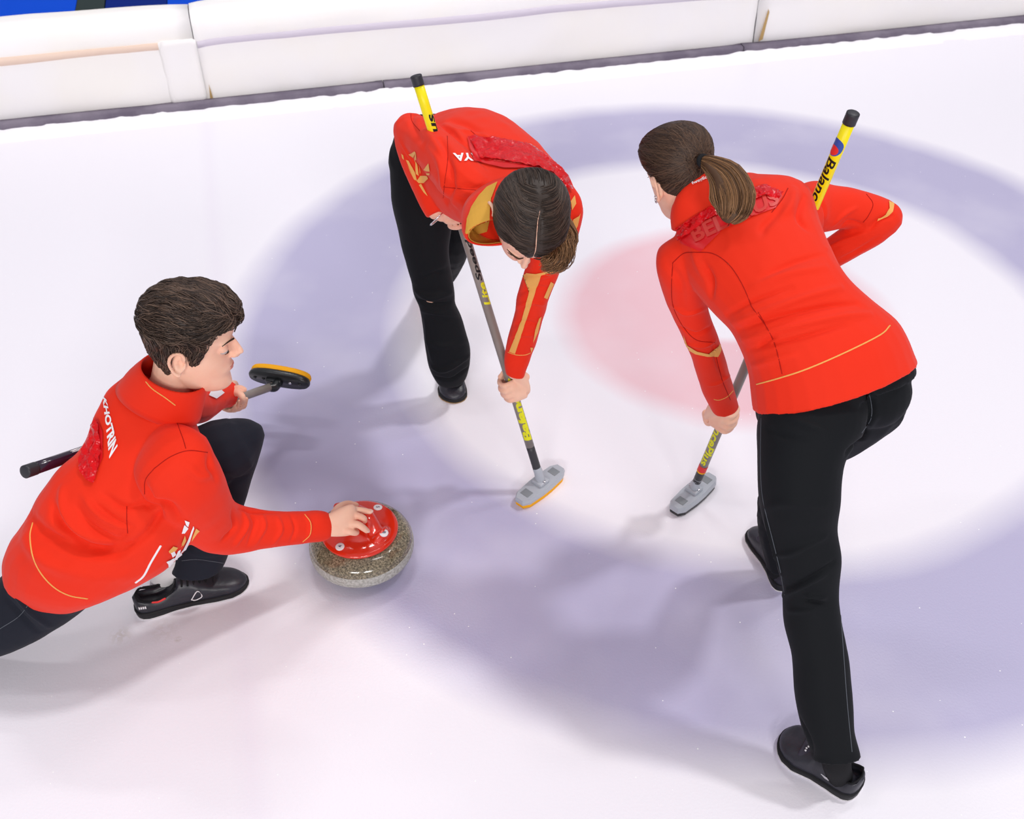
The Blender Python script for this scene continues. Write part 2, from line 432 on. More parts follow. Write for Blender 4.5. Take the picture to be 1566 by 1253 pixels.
segs = [(-5.4, .990, 'beige', 'white padded rink board at the left with a beige band'),
        (.994, 4.034, 'lilac', 'long white padded rink board in the middle with a lilac band'),
        (4.038, 10.6, 'lilac', 'white padded rink board at the far right end')]
for i, (a, b_, band, lab) in enumerate(segs):
    o = mesh_obj('padded_board', extrude(prof, a, b_, 70, .012, i * 3.1), M['vinyl'])
    tag(o, lab, 'rink board', 'padded boards along the rink')
    bo = mesh_obj('band', extrude(dense([(.0672, .300), (.0685, .334), (.074, .334), (.074, .300)], .02), a + .01, b_ - (.05 if i == 0 else .01), 70, .012, i * 3.1, True), M[band], o); bo['label'] = band + ' stripe'
    bo.location = tuple(-BN * .0035)
    if i == 0:
        f = mesh_obj('closing_flap', extrude(dense([(.050, .02), (.054, .15), (.058, .345), (.064, .345), (.062, .02)], .03), a + 6.22, b_ + .01, 12, .006, 5), M['vinyl'], o)
    if i == 1:
        mesh_obj('stain', (np.array([bw(1.012, .058, .02), bw(1.03, .058, .02), bw(1.022, .06, .11)]), [(0, 1, 2)]), M['stain'], o)
    if i == 2:
        mesh_obj('stain', (np.array([bw(4.06, .057, .04), bw(4.085, .057, .05), bw(4.10, .060, .20), bw(4.09, .060, .22)]), [(0, 1, 2, 3)]), M['stain'], o)
for i, (a, b_, lab) in enumerate([(-5.4, -.92, 'dark grey rubber kerb piece at the far left, end to end with the next'), (-.915, 1.9, 'dark grey rubber kerb piece under the joint of the left boards'), (1.905, 3.95, 'dark grey rubber kerb piece below the middle board'), (3.955, 10.6, 'dark grey rubber kerb piece at the right end')]):
    pr_ = dense([(0, -.005), (.002, .030), (.012, .036), (.059, .036), (.059, -.005)], .02)
    tag(mesh_obj('rubber_kerb', extrude(pr_, a, b_, 60, .004, 9 + i), M['rubber']), lab, 'kerb', 'rubber kerb under the boards')
# scraped snow against the kerb
V, F = [], []; ns, nn = 620, 12
for i in range(ns):
    s = -5.2 + 15.6 * i / (ns - 1)
    e = .006 + .010 * abs(noise.noise(Vector((s * 9, 0, 0)))) + .018 * max(0, noise.noise(Vector((s * 23, 3, 0)))) + (.03 if 5.15 < s < 5.3 else 0)
    for j in range(nn):
        t = j / (nn - 1); n_ = e - t * .16
        z = .013 * math.exp(-t * 5) * (1 + .8 * noise.noise(Vector((s * 15, t * 4, 2)))) * (1 - t) + .0008 * (1 - t) - (.004 if t == 1 else 0)
        V.append(bw(s, n_, z))
for i in range(ns - 1):
    for j in range(nn - 1): F.append((i * nn + j, (i + 1) * nn + j, (i + 1) * nn + j + 1, i * nn + j + 1))
tag(mesh_obj('snow', (np.array(V), F), M['snow']), 'thin white ridge of scraped snow along the rubber kerb', 'snow', kind='stuff')
# blue matting behind the boards
def slab(name, s0, s1, n0, n1, z, m, h=.02):
    V = np.array([bw(s, n, zz) for zz in (z - h, z) for s, n in ((s0, n0), (s1, n0), (s1, n1), (s0, n1))])
    return mesh_obj(name, (V, [(3, 2, 1, 0), (4, 5, 6, 7), (0, 1, 5, 4), (1, 2, 6, 5), (2, 3, 7, 6), (3, 0, 4, 7)]), m, smooth=False)
tag(slab('blue_mat', -6.5, .26, .33, 3.2, .03, M['bluemat']), 'bright blue mat behind the left padded board', 'mat', 'blue mats behind the boards')
tag(slab('floor_strip', .265, .43, .33, 3.2, .034, M['post']), 'dark green strip between the two blue mats', 'strip')
tag(slab('blue_mat', .435, .80, .33, 3.2, .028, M['bluedark']), 'dark blue mat just right of the dark green strip', 'mat', 'blue mats behind the boards')
tag(slab('blue_mat', .805, 12, .33, 3.2, .030, M['bluemat']), 'bright blue mat seen above the middle board', 'mat', 'blue mats behind the boards')

# ------------------------------------------------------------------ curling stone
def granite():
    m = bpy.data.materials.new('granite'); m.use_nodes = True; nt = m.node_tree; N = nt.nodes; L = nt.links; b = N['Principled BSDF']
    tc = N.new('ShaderNodeTexCoord')
    n = N.new('ShaderNodeTexNoise'); n.inputs['Scale'].default_value = 190; n.inputs['Detail'].default_value = 4; n.inputs['Roughness'].default_value = .75; L.new(tc.outputs['Object'], n.inputs['Vector'])
    r = N.new('ShaderNodeValToRGB'); L.new(n.outputs['Fac'], r.inputs['Fac']); e = r.color_ramp.elements
    e[0].position = .36; e[0].color = (.035, .030, .022, 1); e[1].position = .68; e[1].color = (.46, .40, .27, 1)
    q = e.new(.46); q.color = (.14, .118, .075, 1); q = e.new(.55); q.color = (.25, .21, .135, 1)
    L.new(r.outputs['Color'], b.inputs['Base Color']); b.inputs['Roughness'].default_value = .16; b.inputs['Coat Weight'].default_value = .5; b.inputs['Coat Roughness'].default_value = .08
    return m
M['granite'] = granite()
M['band'] = mat('frosted_granite', (.33, .32, .29), .7, .3, noise_col=(160, (.50, .49, .46)), bump=(300, .4, .001))
M['redplastic'] = mat('red_plastic', (.72, .025, .006), .16, .6, coat=.5)
SC = np.array([-.424, 1.897, 0])
stone = bpy.data.objects.new('curling_stone', None); COL.objects.link(stone); stone.location = SC
tag(stone, 'speckled grey granite curling stone with red plastic handle under the hand', 'curling stone')
P_ = [(.062, .004), (.068, 0), (.075, .002), (.095, .008), (.118, .016), (.134, .027), (.1425, .038)]
P2_ = [(.1440, .041), (.1455, .048), (.1458, .057), (.1450, .066), (.1435, .073)]
P3_ = [(.1425, .076), (.1385, .087), (.130, .097), (.117, .106), (.100, .112), (.08, .115), (.05, .116)]
def pc(P, k=4): return [tuple(p) for p in crm(P, k)]
allp = pc(P_ + P2_ + P3_)
mesh_obj('body', lathe([(0.001, .010)] + allp + [(0.001, .116)], 96), M['granite'], stone)
mesh_obj('striking_band', lathe([(r + .0009, z) for r, z in pc([P_[-1]] + P2_)] + [(.13, .072), (.13, .04)], 96), M['band'], stone)['label'] = 'pale frosted band'
hd = bpy.data.objects.new('handle', None)
plate = lathe([(.001, .112), (.104, .112), (.1075, .1155), (.1070, .121), (.100, .1255), (.085, .1285), (.06, .131), (.03, .1325), (.001, .133)], 72)
def rel(p): return np.array(p) - SC
gb = rel(ground(574, 815, .128)); g1 = rel(ground(569, 800, .155)); g2 = rel(ground(562, 789, .176)); g3 = rel(ground(548, 781, .181)); g4 = rel(ground(522, 776, .178)); g5 = rel(ground(514, 776, .176))
neck = tube([gb + (.012, -.006, -.008), gb, g1, g2, g3, (g3 + g4) / 2, g4, g5], [.036, .026, .019, .017, .0155, .0150, .0140, .0120], nseg=20, sub=5)
handle = mesh_obj('handle', remesh(join(plate, neck), .0022, 6), M['redplastic'], stone)
bh_ = BVHTree.FromPolygons([v.co for v in handle.data.vertices], [tuple(p.vertices) for p in handle.data.polygons])
M['letters'] = mat('dark_blue_letter', (.05, .05, .12), .5, .4)
for (px, py, s) in ((588, 823, 'B'), (520, 837, '4'), (578, 777, '5')):
    c = rel(ground(px, py, .127)); rr = math.hypot(c[0], c[1]); tilt = .12
    R = frame3(nrm((c[0], c[1], -rr * tilt)), (0, 0, 1))
    c[2] = .3; c = np.array(bh_.ray_cast(Vector(c), Vector((0, 0, -1)))[0]) + (0, 0, .0004)
    st = mesh_obj('sticker', xf(lathe([(.001, -.004), (.0115, -.004), (.0125, .0006), (.0115, .0014), (.001, .0016)], 24), R, c), M['white'], stone)
    st['label'] = 'round white sticker'
    V, F, asp = text_mesh(s, .02); V = (V - .5) * np.array([.010 * asp, .010]); a = .35 if s == 'B' else -.9
    V = V @ np.array([[math.cos(a), math.sin(a)], [-math.sin(a), math.cos(a)]])
    mesh_obj('letter', (np.c_[V, np.full(len(V), .0022)] @ R.T + c, F), M['letters'], st)

# ------------------------------------------------------------------ brooms
def shaft_text(A, d, r, s0, s1, face, txt, m, parent, span=1.5, up=True, bold=.03, ital=0):
    "lettering wrapped on a round shaft: from s0 to s1 along it, letter tops on the side given by up"
    V, F, asp = text_mesh(txt, bold, ital); V, F = refine(V * np.array([asp, 1]), F, .25); V = V / np.array([asp, 1])
    face = nrm(np.array(face) - (np.array(face) @ d) * d); side = np.cross(d, face)
    sg = 1 if s1 > s0 else -1
    phi = -(V[:, 1] - .5) * span * sg
    rr = r * 1.03 + .0002
    P = A + (s0 + (s1 - s0) * V[:, :1]) * d + rr * (np.cos(phi)[:, None] * face + np.sin(phi)[:, None] * side)
    if sg < 0: F = [f[::-1] for f in F]
    return mesh_obj('lettering', (P, F), m, parent)
def seg(A, d, s0, s1, r, name, m, parent, r2=None, dome=(0, 0), label=None):
    r2 = r if r2 is None else r2
    o = mesh_obj(name, tube([A + d * s0, A + d * (s0 * .5 + s1 * .5), A + d * s1], [r, (r + r2) / 2, r2], nseg=24, sub=3, dome=dome), m, parent)
    if label: o['label'] = label
    return o
def broom_head_grey(parent, c, ax, hinge_d, padcol, recess=True):
    ax = nrm(ax); up = np.array([0, 0, 1.0]); sd = np.cross(up, ax); R = np.stack([ax, sd, up], 1)
    L_, W = .098, .034
    o2 = [(-1, -.45), (-.78, -.85), (-.2, -1), (.2, -1), (.78, -.85), (1, -.45), (1, .45), (.78, .85), (.2, 1), (-.2, 1), (-.78, .85), (-1, .45)]
    def plate(z0, z1, s, top=.86):
        P = [(x * L_ * s, y * W * s) for x, y in o2]; n = len(P)
        V = [(x * .98, y * .95, z0) for x, y in P] + [(x, y, z0 + (z1 - z0) * .45) for x, y in P] + [(x * .97, y * top, z1) for x, y in P] + [(x * .5, y * .5, z1 + .001) for x, y in P]
        F = [tuple(range(n))[::-1]]
        for k in range(3):
            for j in range(n): q = (j + 1) % n; F.append((k * n + j, k * n + q, (k + 1) * n + q, (k + 1) * n + j))
        F.append(tuple(3 * n + j for j in range(n))); return np.array(V), F
    h = mesh_obj('broom_head', xf(plate(.014, .034, 1.0), R, c), M['plastic'], parent, smooth=False)
    h['label'] = 'grey plastic head'
    for q in (-.062, .062): mesh_obj('recess', xf(box((q, 0, .0345), .026, .030, .003, bev=.001), R, c), M['plasticd'], h)
    mesh_obj('pad', xf(plate(.0005, .0165, .97, .98), R, c), padcol, parent, smooth=False)['label'] = 'cloth sweeping pad'
    mesh_obj('hinge', join(xf(box((0, 0, .040), .040, .040, .014, bev=.004), R, c), tube([c + (0, 0, .038), c + (0, 0, .05) + hinge_d * .02, c + (0, 0, .045) + hinge_d * .045], [.015, .014, .013], nseg=18)), M['plastic'], parent)
    for s in (-1, 1):
        q = c + sd * s * .016 + (0, 0, .046)
        mesh_obj('screw', xf(lathe([(.001, 0), (.0045, 0), (.0045, .004), (.003, .005), (.001, .005)], 12), R, q), M['silver'], parent)
def empty(name, loc):
    o = bpy.data.objects.new(name, None); COL.objects.link(o); o.location = loc; return o
def new_broom(lab, loc):
    o = empty('curling_broom', loc); tag(o, lab, 'curling broom'); return o
def settle(root):
    "children were built in world coordinates: hang them on the root without moving them"
    for ch in root.children: ch.location = Vector(ch.location) - root.location
TOCAM = lambda p: nrm(C0 - p)
# right sweeper's broom
RH = ground(1059, 762, 0.0); RE = at(1305, 173, 2.10); h0 = RH + (0, 0, .045)
dR = nrm(RE - h0); LR = np.linalg.norm(RE - h0)
bR = new_broom('curling broom with a yellow upper end, held by the woman with her back turned', tuple(RH))
broom_head_grey(bR, RH, ground(1085, 735) - ground(1027, 785), dR, M['blackpl'])
rs = .0128
seg(h0, dR, .03, .10, rs * .98, 'shaft_base', M['darkshaft'], bR)
mesh_obj('ring', join(tube([h0 + dR * .085, h0 + dR * .098, h0 + dR * .108], rs * 1.06, nseg=24, dome=(0, 0))), M['redprint'], bR)['label'] = 'red collar on the shaft'
mesh_obj('ring', join(tube([h0 + dR * .080, h0 + dR * .0825, h0 + dR * .085], rs * 1.07, nseg=24, dome=(0, 0))), M['pad'], bR)['label'] = 'yellow collar on the shaft'
seg(h0, dR, .10, LR * .55, rs, 'shaft', M['shaft'], bR)
seg(h0, dR, LR * .55, LR - .015, rs, 'grip', M['yellow'], bR, label='yellow upper shaft')
seg(h0, dR, LR - .025, LR, rs * 1.12, 'end_cap', M['blackrub'], bR, dome=(0, .2))
mid = h0 + dR * LR * .8
leftish = TOCAM(mid) - RT * .25
shaft_text(h0, dR, rs, LR - .105, LR - .305, leftish, 'BalancePlus', M['blackprint'], bR, 1.7, bold=.02, ital=.25)
def roundel(A, d, s, face, r, R0, parent):
    face = nrm(np.array(face) - (np.array(face) @ d) * d); side = np.cross(d, face)
    for nm, half, m in (('emblem', 0, M['blueprint']), ('emblem_mark', 1, M['redprint'])):
        V = [(0, 0)] ; n = 24
        for k in range(n): t = 2 * math.pi * k / n; V.append((math.cos(t), math.sin(t)))
        if half: V = [(x * .55 - .35, y * .6) for x, y in V]
        V = np.array(V) * R0; F = [(0, k + 1, (k + 1) % n + 1) for k in range(n)]
        V, F = refine(V, F, .006)
        ph = V[:, 1] / r; rr = r * (1.04 + half * .03)
        mesh_obj(nm, (A + (s + V[:, :1]) * d + rr * (np.cos(ph)[:, None] * face + np.sin(ph)[:, None] * side), F), m, parent)
roundel(h0, dR, LR - .080, TOCAM(mid) - RT * 1.6, rs, .021, bR)
shaft_text(h0, dR, rs, .365, .118, TOCAM(h0) - RT * .1, 'BalancePlus', M['yellowprint'], bR, 1.9, bold=.03, ital=.2)
settle(bR)
# middle sweeper's broom
MH = ground(826, 750, 0.0); ME = at(636, 116, 2.46); h1 = MH + (0, 0, .045)
dM = nrm(ME - h1); LM = np.linalg.norm(ME - h1)
bM = new_broom('curling broom with a yellow upper end, tucked under the arm of the woman facing us', tuple(MH))
broom_head_grey(bM, MH, ground(860, 718) - ground(797, 768), dM, M['pad'])
seg(h1, dM, .03, .125, rs * .98, 'shaft_base', M['darkshaft'], bM)
seg(h1, dM, .125, LM * .70, rs, 'shaft', M['shaft'], bM)
seg(h1, dM, LM * .70, LM - .015, rs, 'grip', M['yellow'], bM, label='yellow upper shaft')
seg(h1, dM, LM - .024, LM, rs * 1.15, 'end_cap', M['blackrub'], bM, dome=(0, .2))
shaft_text(h1, dM, rs, .15, .37, TOCAM(h1) + RT * .05, 'Balancer', M['yellowprint'], bM, 2.0, bold=.05, ital=.1)
shaft_text(h1, dM, rs, .60, .67, TOCAM(h1) + RT * .35, 'Lite', M['yellowprint'], bM, 1.5, ital=.2)
shaft_text(h1, dM, rs, .675, .80, TOCAM(h1) + RT * .35, 'Speed', M['blackprint'], bM, 1.5, ital=.2)
shaft_text(h1, dM, rs, LM - .35, LM - .095, TOCAM(h1 + dM) + RT * .45, 'BalancePlus', M['blackprint'], bM, 1.7, ital=.2)
settle(bM)
# kneeling player's broom, carried just off the ice
BH = at(420, 590, 3.17); BE = at(38, 722, 2.29); dB = nrm(BE - BH); LB = np.linalg.norm(BE - BH)
bB = new_broom('curling broom with black head and yellow pad, carried behind the back of the crouching man', tuple(BH))
ax = nrm(at(475, 590, 3.16) - at(378, 574, 3.18)); nn_ = nrm(-UP * .78 - FW * .55 + RT * .1); nn_ = nrm(nn_ - (nn_ @ ax) * ax); sd = np.cross(nn_, ax); R = np.stack([ax, sd, nn_], 1)
cB = at(427, 580, 3.18)
def oval(z0, z1, a, b_, s1=.96, n=40):
    P = [(math.copysign(abs(math.cos(t)) ** .8, math.cos(t)) * a, math.copysign(abs(math.sin(t)) ** .8, math.sin(t)) * b_) for t in (2 * math.pi * k / n for k in range(n))]
    V = [(x * .97, y * .97, z0) for x, y in P] + [(x, y, z0 + (z1 - z0) * .3) for x, y in P] + [(x, y, z0 + (z1 - z0) * .7) for x, y in P] + [(x * s1, y * s1, z1) for x, y in P]
    F = [tuple(range(n))[::-1]]
    for k in range(3):
        for j in range(n): q = (j + 1) % n; F.append((k * n + j, k * n + q, (k + 1) * n + q, (k + 1) * n + j))
    F.append(tuple(3 * n + j for j in range(n))); return np.array(V), F
hB = mesh_obj('broom_head', xf(oval(-.012, .008, .100, .034), R, cB), M['blackpl'], bB); hB['label'] = 'oval black plastic head'
mesh_obj('pad', xf(oval(-.030, -.011, .098, .033), R, cB), M['pad'], bB)['label'] = 'yellow sweeping pad'
mesh_obj('hinge', join(xf(box((-.012, 0, .014), .05, .03, .018, bev=.004), R, cB), tube([cB + nn_ * .012, cB + nn_ * .03 + dB * .01, BH + dB * .03], [.016, .015, .013], nseg=16)), M['blackpl'], bB)
for k in (-.078, -.05, .038, .07): mesh_obj('screw', xf(lathe([(.001, .006), (.005, .006), (.005, .011), (.001, .012)], 12), R, cB + ax * k), M['silver' if k == .038 else 'blackpl'], bB)
seg(BH, dB, .0, LB * .58, rs, 'shaft', M['shaft'], bB, dome=(.3, 0))
seg(BH, dB, LB * .58, LB - .02, rs * 1.14, 'grip', M['grip'], bB, label='glossy black and purple grip')
seg(BH, dB, LB - .03, LB, rs * 1.22, 'end_cap', M['blackrub'], bB, dome=(0, .15))
shaft_text(BH, dB, rs * 1.14, LB - .36, LB - .13, TOCAM(BE) + UP * .9, 'PLUS', M['white'], bB, .5, bold=.03)
settle(bB)

# ------------------------------------------------------------------ people: shared builders
HS = np.array([  # z, front y, back y, half width
    (-.118, .062, .030, .012), (-.112, .078, .005, .026), (-.100, .089, -.012, .037), (-.085, .090, -.030, .046), (-.066, .085, -.045, .053),
    (-.048, .089, -.056, .058), (-.030, .087, -.066, .062), (-.010, .085, -.076, .066), (.010, .082, -.084, .069), (.030, .086, -.090, .071),
    (.046, .093, -.094, .073), (.062, .092, -.095, .0735), (.080, .086, -.091, .071), (.096, .073, -.082, .064), (.110, .052, -.064, .051),
    (.120, .024, -.038, .030), (.123, .004, -.012, .008)])
def head_pt(z, th):
    yf, yb, w_ = (np.interp(z, HS[:, 0], HS[:, k]) for k in (1, 2, 3)); yc = yf * .1 + yb * .3
    s, c = math.sin(th), math.cos(th)
    sx = math.copysign(abs(s) ** .92, s); cy = math.copysign(abs(c) ** (.80 if c > 0 else .95), c)
    return np.array([w_ * sx, yc + (yf - yc if c > 0 else yc - yb) * cy, z])
def head_grid(nz=60, nt=96):
    "smoothed head surface as a grid of points, rows from chin to crown"
    R_ = crm(HS, 5); out = []
    ph = np.linspace(0, 1, nz); zs = np.interp(ph, np.linspace(0, 1, len(R_)), R_[:, 0])
    for z in zs:
        row = []
        for j in range(nt):
            p = head_pt(z, 2 * math.pi * j / nt)
            for sx in (-1, 1):                                     # eye sockets, temples
                d = np.linalg.norm((p - np.array([sx * .031, .085, .016])) / np.array([.020, .04, .013])); p[1] -= .0085 * math.exp(-d * d)
            row.append(p)
        out.append(row)
    return np.array(out)
def grid_mesh(G):
    m, n, _ = G.shape; F = []
    for i in range(m - 1):
        for j in range(n): k = (j + 1) % n; F.append((i * n + j, i * n + k, (i + 1) * n + k, (i + 1) * n + j))
    F.append(tuple(range(n))[::-1]); F.append(tuple((m - 1) * n + j for j in range(n)))
    return G.reshape(-1, 3), F
HG = head_grid()
def head_parts(male=True, ears=True):
    g = [grid_mesh(HG)]
    g.append(tube([(0, .074, .040), (0, .080, .022), (0, .086, .004), (0, .088, -.011)], [.0075, .0095, .0115, .0125], nseg=14, sub=4))
    nose = [(0, .078, .036), (0, .090, .022), (0, .100, .006), (0, .107, -.008), (0, .099, -.018)]
    g.append(tube(nose, [.0062, .0068, .0074, .0096, .0075], nseg=14, sub=4, ref=(0, 0, 1)))
    for s in (-1, 1):
        g.append(ell((s * .0105, .094, -.014), .0065, .0095, .006))
        g.append(tube([(s * .012, .085, .036), (s * .030, .0845, .041), (s * .048, .072, .034)], [.006, .007, .005], nseg=10))
        g.append(ell((s * .031, .0712, .0170), .0145, .0140, .0115))          # upper lid
    g.append(ell((0, .0805, -.043), .022, .0130, .0055)); g.append(ell((0, .0795, -.053), .019, .0130, .0065))
    g.append(ell((0, .077, -.092), .018, .015, .014))
    if ears:
        for s in (-1, 1):
            a = .45; Re = frame3((s * -math.sin(a) * -1 * .6, -1, 0), (0, .12, 1))
            c = np.array([s * .0735, -.014, -.004])
            g.append(ell(c, .007, .016, .028))
            th = np.linspace(-.4, 4.4, 12); pts = [c + np.array([s * (.007 + .006 * max(0, -math.cos(t + 2.2))), math.cos(t) * -.0165 - .003, math.sin(t) * .028 * -1 + .003]) for t in th]
            pts = [c + np.array([s * (.008 + .007 * max(0.0, -dy / .018)), dy, dz]) for dy, dz in [(.010, .004), (.012, .018), (.006, .029), (-.006, .031), (-.016, .023), (-.019, .008), (-.015, -.008), (-.009, -.020), (-.002, -.027), (.004, -.026)]]
            g.append(tube(pts, [.003, .0042, .0045, .0047, .0048, .0046, .0042, .0045, .0058, .0045], nseg=8, sub=3, ref=(1, 0, 0)))
    return g
def ear_hollow(VF, R, t, sc):
    "press the bowl of each ear"
    V, F = VF; V = V.copy(); X = (V - t) @ R / sc
    for s in (-1, 1):
        d = ((X[:, 1] + .010) / .0075) ** 2 + ((X[:, 2] + .004) / .011) ** 2
        m = (X[:, 0] * s > .070) & (np.abs(X[:, 2]) < .035)
        V[m] -= (np.exp(-d[m] ** 1.5) * .0095 * s)[:, None] * (R[:, 0] * sc)
    return V, F
def face_bits(parent, R, t, sc, lipcol=True, brows=True):
    for s in (-1, 1):
        e = mesh_obj('eye', xf(ell((s * .031, .0722, .0140), .0122, .0122, .0120), R, t, sc), M['eye'], parent)
        mesh_obj('iris', xf(ell((s * .031, .0822, .0105), .0052, .0030, .0048, n=14, m=8), R, t, sc), M['iris'], e)
        mesh_obj('eyelashes', xf(tube([(s * .020, .0815, .0095), (s * .031, .0855, .0075), (s * .043, .079, .0080)], [.0007, .0011, .0007], nseg=6, sub=4), R, t, sc), M['brow'], parent)
        mesh_obj('eyebrow', xf(tube([(s * .013, .0925, .034), (s * .026, .0945, .0415), (s * .040, .086, .042), (s * .051, .0735, .035)], [.0014, .0021, .0018, .0008], nseg=8, sub=5), R, t, sc), M['brow'], parent)
    mesh_obj('lips', xf(remesh(join(ell((0, .0822, -.0435), .0195, .0127, .0036), ell((0, .0812, -.0515), .0165, .0127, .0046)), .0016, 3), R, t, sc), M['lips'], parent)
def smooth01(a, b, x): t = np.clip((x - a) / (b - a), 0, 1); return t * t * (3 - 2 * t)
def hair_cap(inside, height, R, t, sc, bumps=.0):
    "hair volume: the scalp pushed out where there is hair and sunk under the skin elsewhere"
    G = HG.copy(); m, n, _ = G.shape; VF = grid_mesh(G); N = normals(VF).reshape(m, n, 3); N *= np.sign(np.sum(N * (G - G.mean((0, 1)))))
    S = np.zeros((m, n))
    out = G.copy()
    for i in range(m):
        for j in range(n):
            p = G[i, j]; s = inside(p); S[i, j] = s
            h = height(p) + bumps * noise.noise(Vector(p * 55))
            k = smooth01(-.15, .55, s); out[i, j] = p + N[i, j] * (-.009 * (1 - k) + h * k)
    return xf(grid_mesh(out), R, t, sc), S
def strand_mesh(paths, rad, prof=None):
    "thin three-sided locks along each path"
    Pn = np.asarray(paths); n, k, _ = Pn.shape
    T = np.gradient(Pn, axis=1); T /= np.linalg.norm(T, axis=2, keepdims=True) + 1e-9
    ref = nrm((.3, .2, .93)); A = np.cross(T, ref); A /= np.linalg.norm(A, axis=2, keepdims=True) + 1e-9; B = np.cross(T, A)
    if prof is None: prof = np.sin(np.linspace(.25, 3.0, k)) ** .6
    r = (np.asarray(rad)[:, None] * prof[None, :])[..., None]
    V = np.stack([Pn + r * (math.cos(a) * A + math.sin(a) * B) for a in (0, 2.094, 4.189)], 2)     # n,k,3,3
    V = V.reshape(-1, 3); F = []
    for i in range(n):
        o = i * k * 3
        for j in range(k - 1):
            a = o + j * 3
            F += [(a, a + 1, a + 4, a + 3), (a + 1, a + 2, a + 5, a + 4), (a + 2, a, a + 3, a + 5)]
    return V, F
def hair(name, parent, m, R, t, sc, inside, height, flow, count, steps, step, rad, lift=.0012, jit=.25, bumps=0.0, seed=1, shellm=None, keep=.1, toneb=(.0, .55)):
    rng = np.random.RandomState(seed)
    cap, S = hair_cap(inside, height, R, t, sc, bumps)
    base = mesh_obj(name, cap, m, parent, tone=np.full(len(cap[0]), .12))
    bv = bvh_of(cap); Vc = cap[0]; Sf = S.ravel(); idx = np.where(Sf > keep)[0]; paths = []; rads = []; tones = []
    tries = 0
    Tc = np.asarray(t)
    while len(paths) < count and tries < count * 3:
        tries += 1
        i = rng.choice(idx); p = Vc[i] + rng.randn(3) * .002; ph = []
        l0 = rng.rand() * lift * 2; jv = rng.randn(3) * jit
        for s in range(steps):
            h = bv.find_nearest(Vector(p))
            q = np.array(h[0]); nn = np.array(h[1])
            if (q - Tc) @ nn < 0: nn = -nn
            ph.append(q + nn * (l0 + lift * .6))
            loc = (q - Tc) @ R / sc; f = flow(loc, nn @ R)
            if f is None: break
            f = nrm(f + jv * .35); f = R @ f; f = f - (f @ nn) * nn; L_ = np.linalg.norm(f)
            if L_ < .15: break
            p = q + f / L_ * step
        if len(ph) < 3: continue
        ph = np.array(ph); u = np.linspace(0, len(ph) - 1, steps)
        ph = np.stack([np.interp(u, range(len(ph)), ph[:, c]) for c in range(3)], 1)
        paths.append(ph); rads.append(rad * (.6 + .8 * rng.rand())); tones.append(toneb[0] + (toneb[1] - toneb[0]) * rng.rand() ** 1.5)
    VF = strand_mesh(paths, rads)
    mesh_obj('hair_strands', VF, m, base, tone=np.repeat(tones, steps * 3))
    return base
def lock_bundle(name, parent, m, path, width, count, rad, seed=2, curl=0, flat=.6, toneb=(.1, 1.0), k=14, flare=.0):
    rng = np.random.RandomState(seed); C = crm(path, 8); W = np.interp(np.linspace(0, 1, len(C)), np.linspace(0, 1, len(width)), width)
    u = np.linspace(0, len(C) - 1, k); C = np.stack([np.interp(u, range(len(C)), C[:, c]) for c in range(3)], 1); W = np.interp(u, range(len(W)), W)
    T = np.gradient(C, axis=0); T /= np.linalg.norm(T, axis=1, keepdims=True)
    view = nrm(C.mean(0) - C0); A = np.array([nrm(np.cross(x, view)) for x in T]); B = np.cross(T, A)
    paths = []
    for i in range(count):
        a = rng.rand() * 6.283; q = math.sqrt(rng.rand()); ph = rng.rand() * 6.28; fr = 2 + rng.rand() * 2; le = .82 + .18 * rng.rand()
        uu = np.linspace(0, (k - 1) * le, k)
        def ip(X): return np.stack([np.interp(uu, range(k), X[:, c]) for c in range(3)], 1)
        c_, a_, b_, w_ = ip(C), ip(A), ip(B), np.interp(uu, range(k), W)[:, None]
        s = np.linspace(0, 1, k)[:, None]
        off = q * w_ * (math.cos(a) * a_ + flat * math.sin(a) * b_)
        if curl: off = off + curl * s * (np.sin(s * fr * 6.28 + ph) * a_ + np.cos(s * fr * 6.28 + ph) * b_)
        paths.append(c_ + off + rng.randn(3) * .0008)
    base = mesh_obj(name, tube(C, W * .74, nseg=16, sub=1, flat=flat), m, parent, tone=np.full((len(C) + 6) * 16, .08))
    VF = strand_mesh(paths, rad * (.6 + .8 * rng.rand(count)), np.linspace(1, .5, k))
    mesh_obj('hair_strands', VF, m, base, tone=np.repeat(toneb[0] + (toneb[1] - toneb[0]) * rng.rand(count), k * 3))
    return base
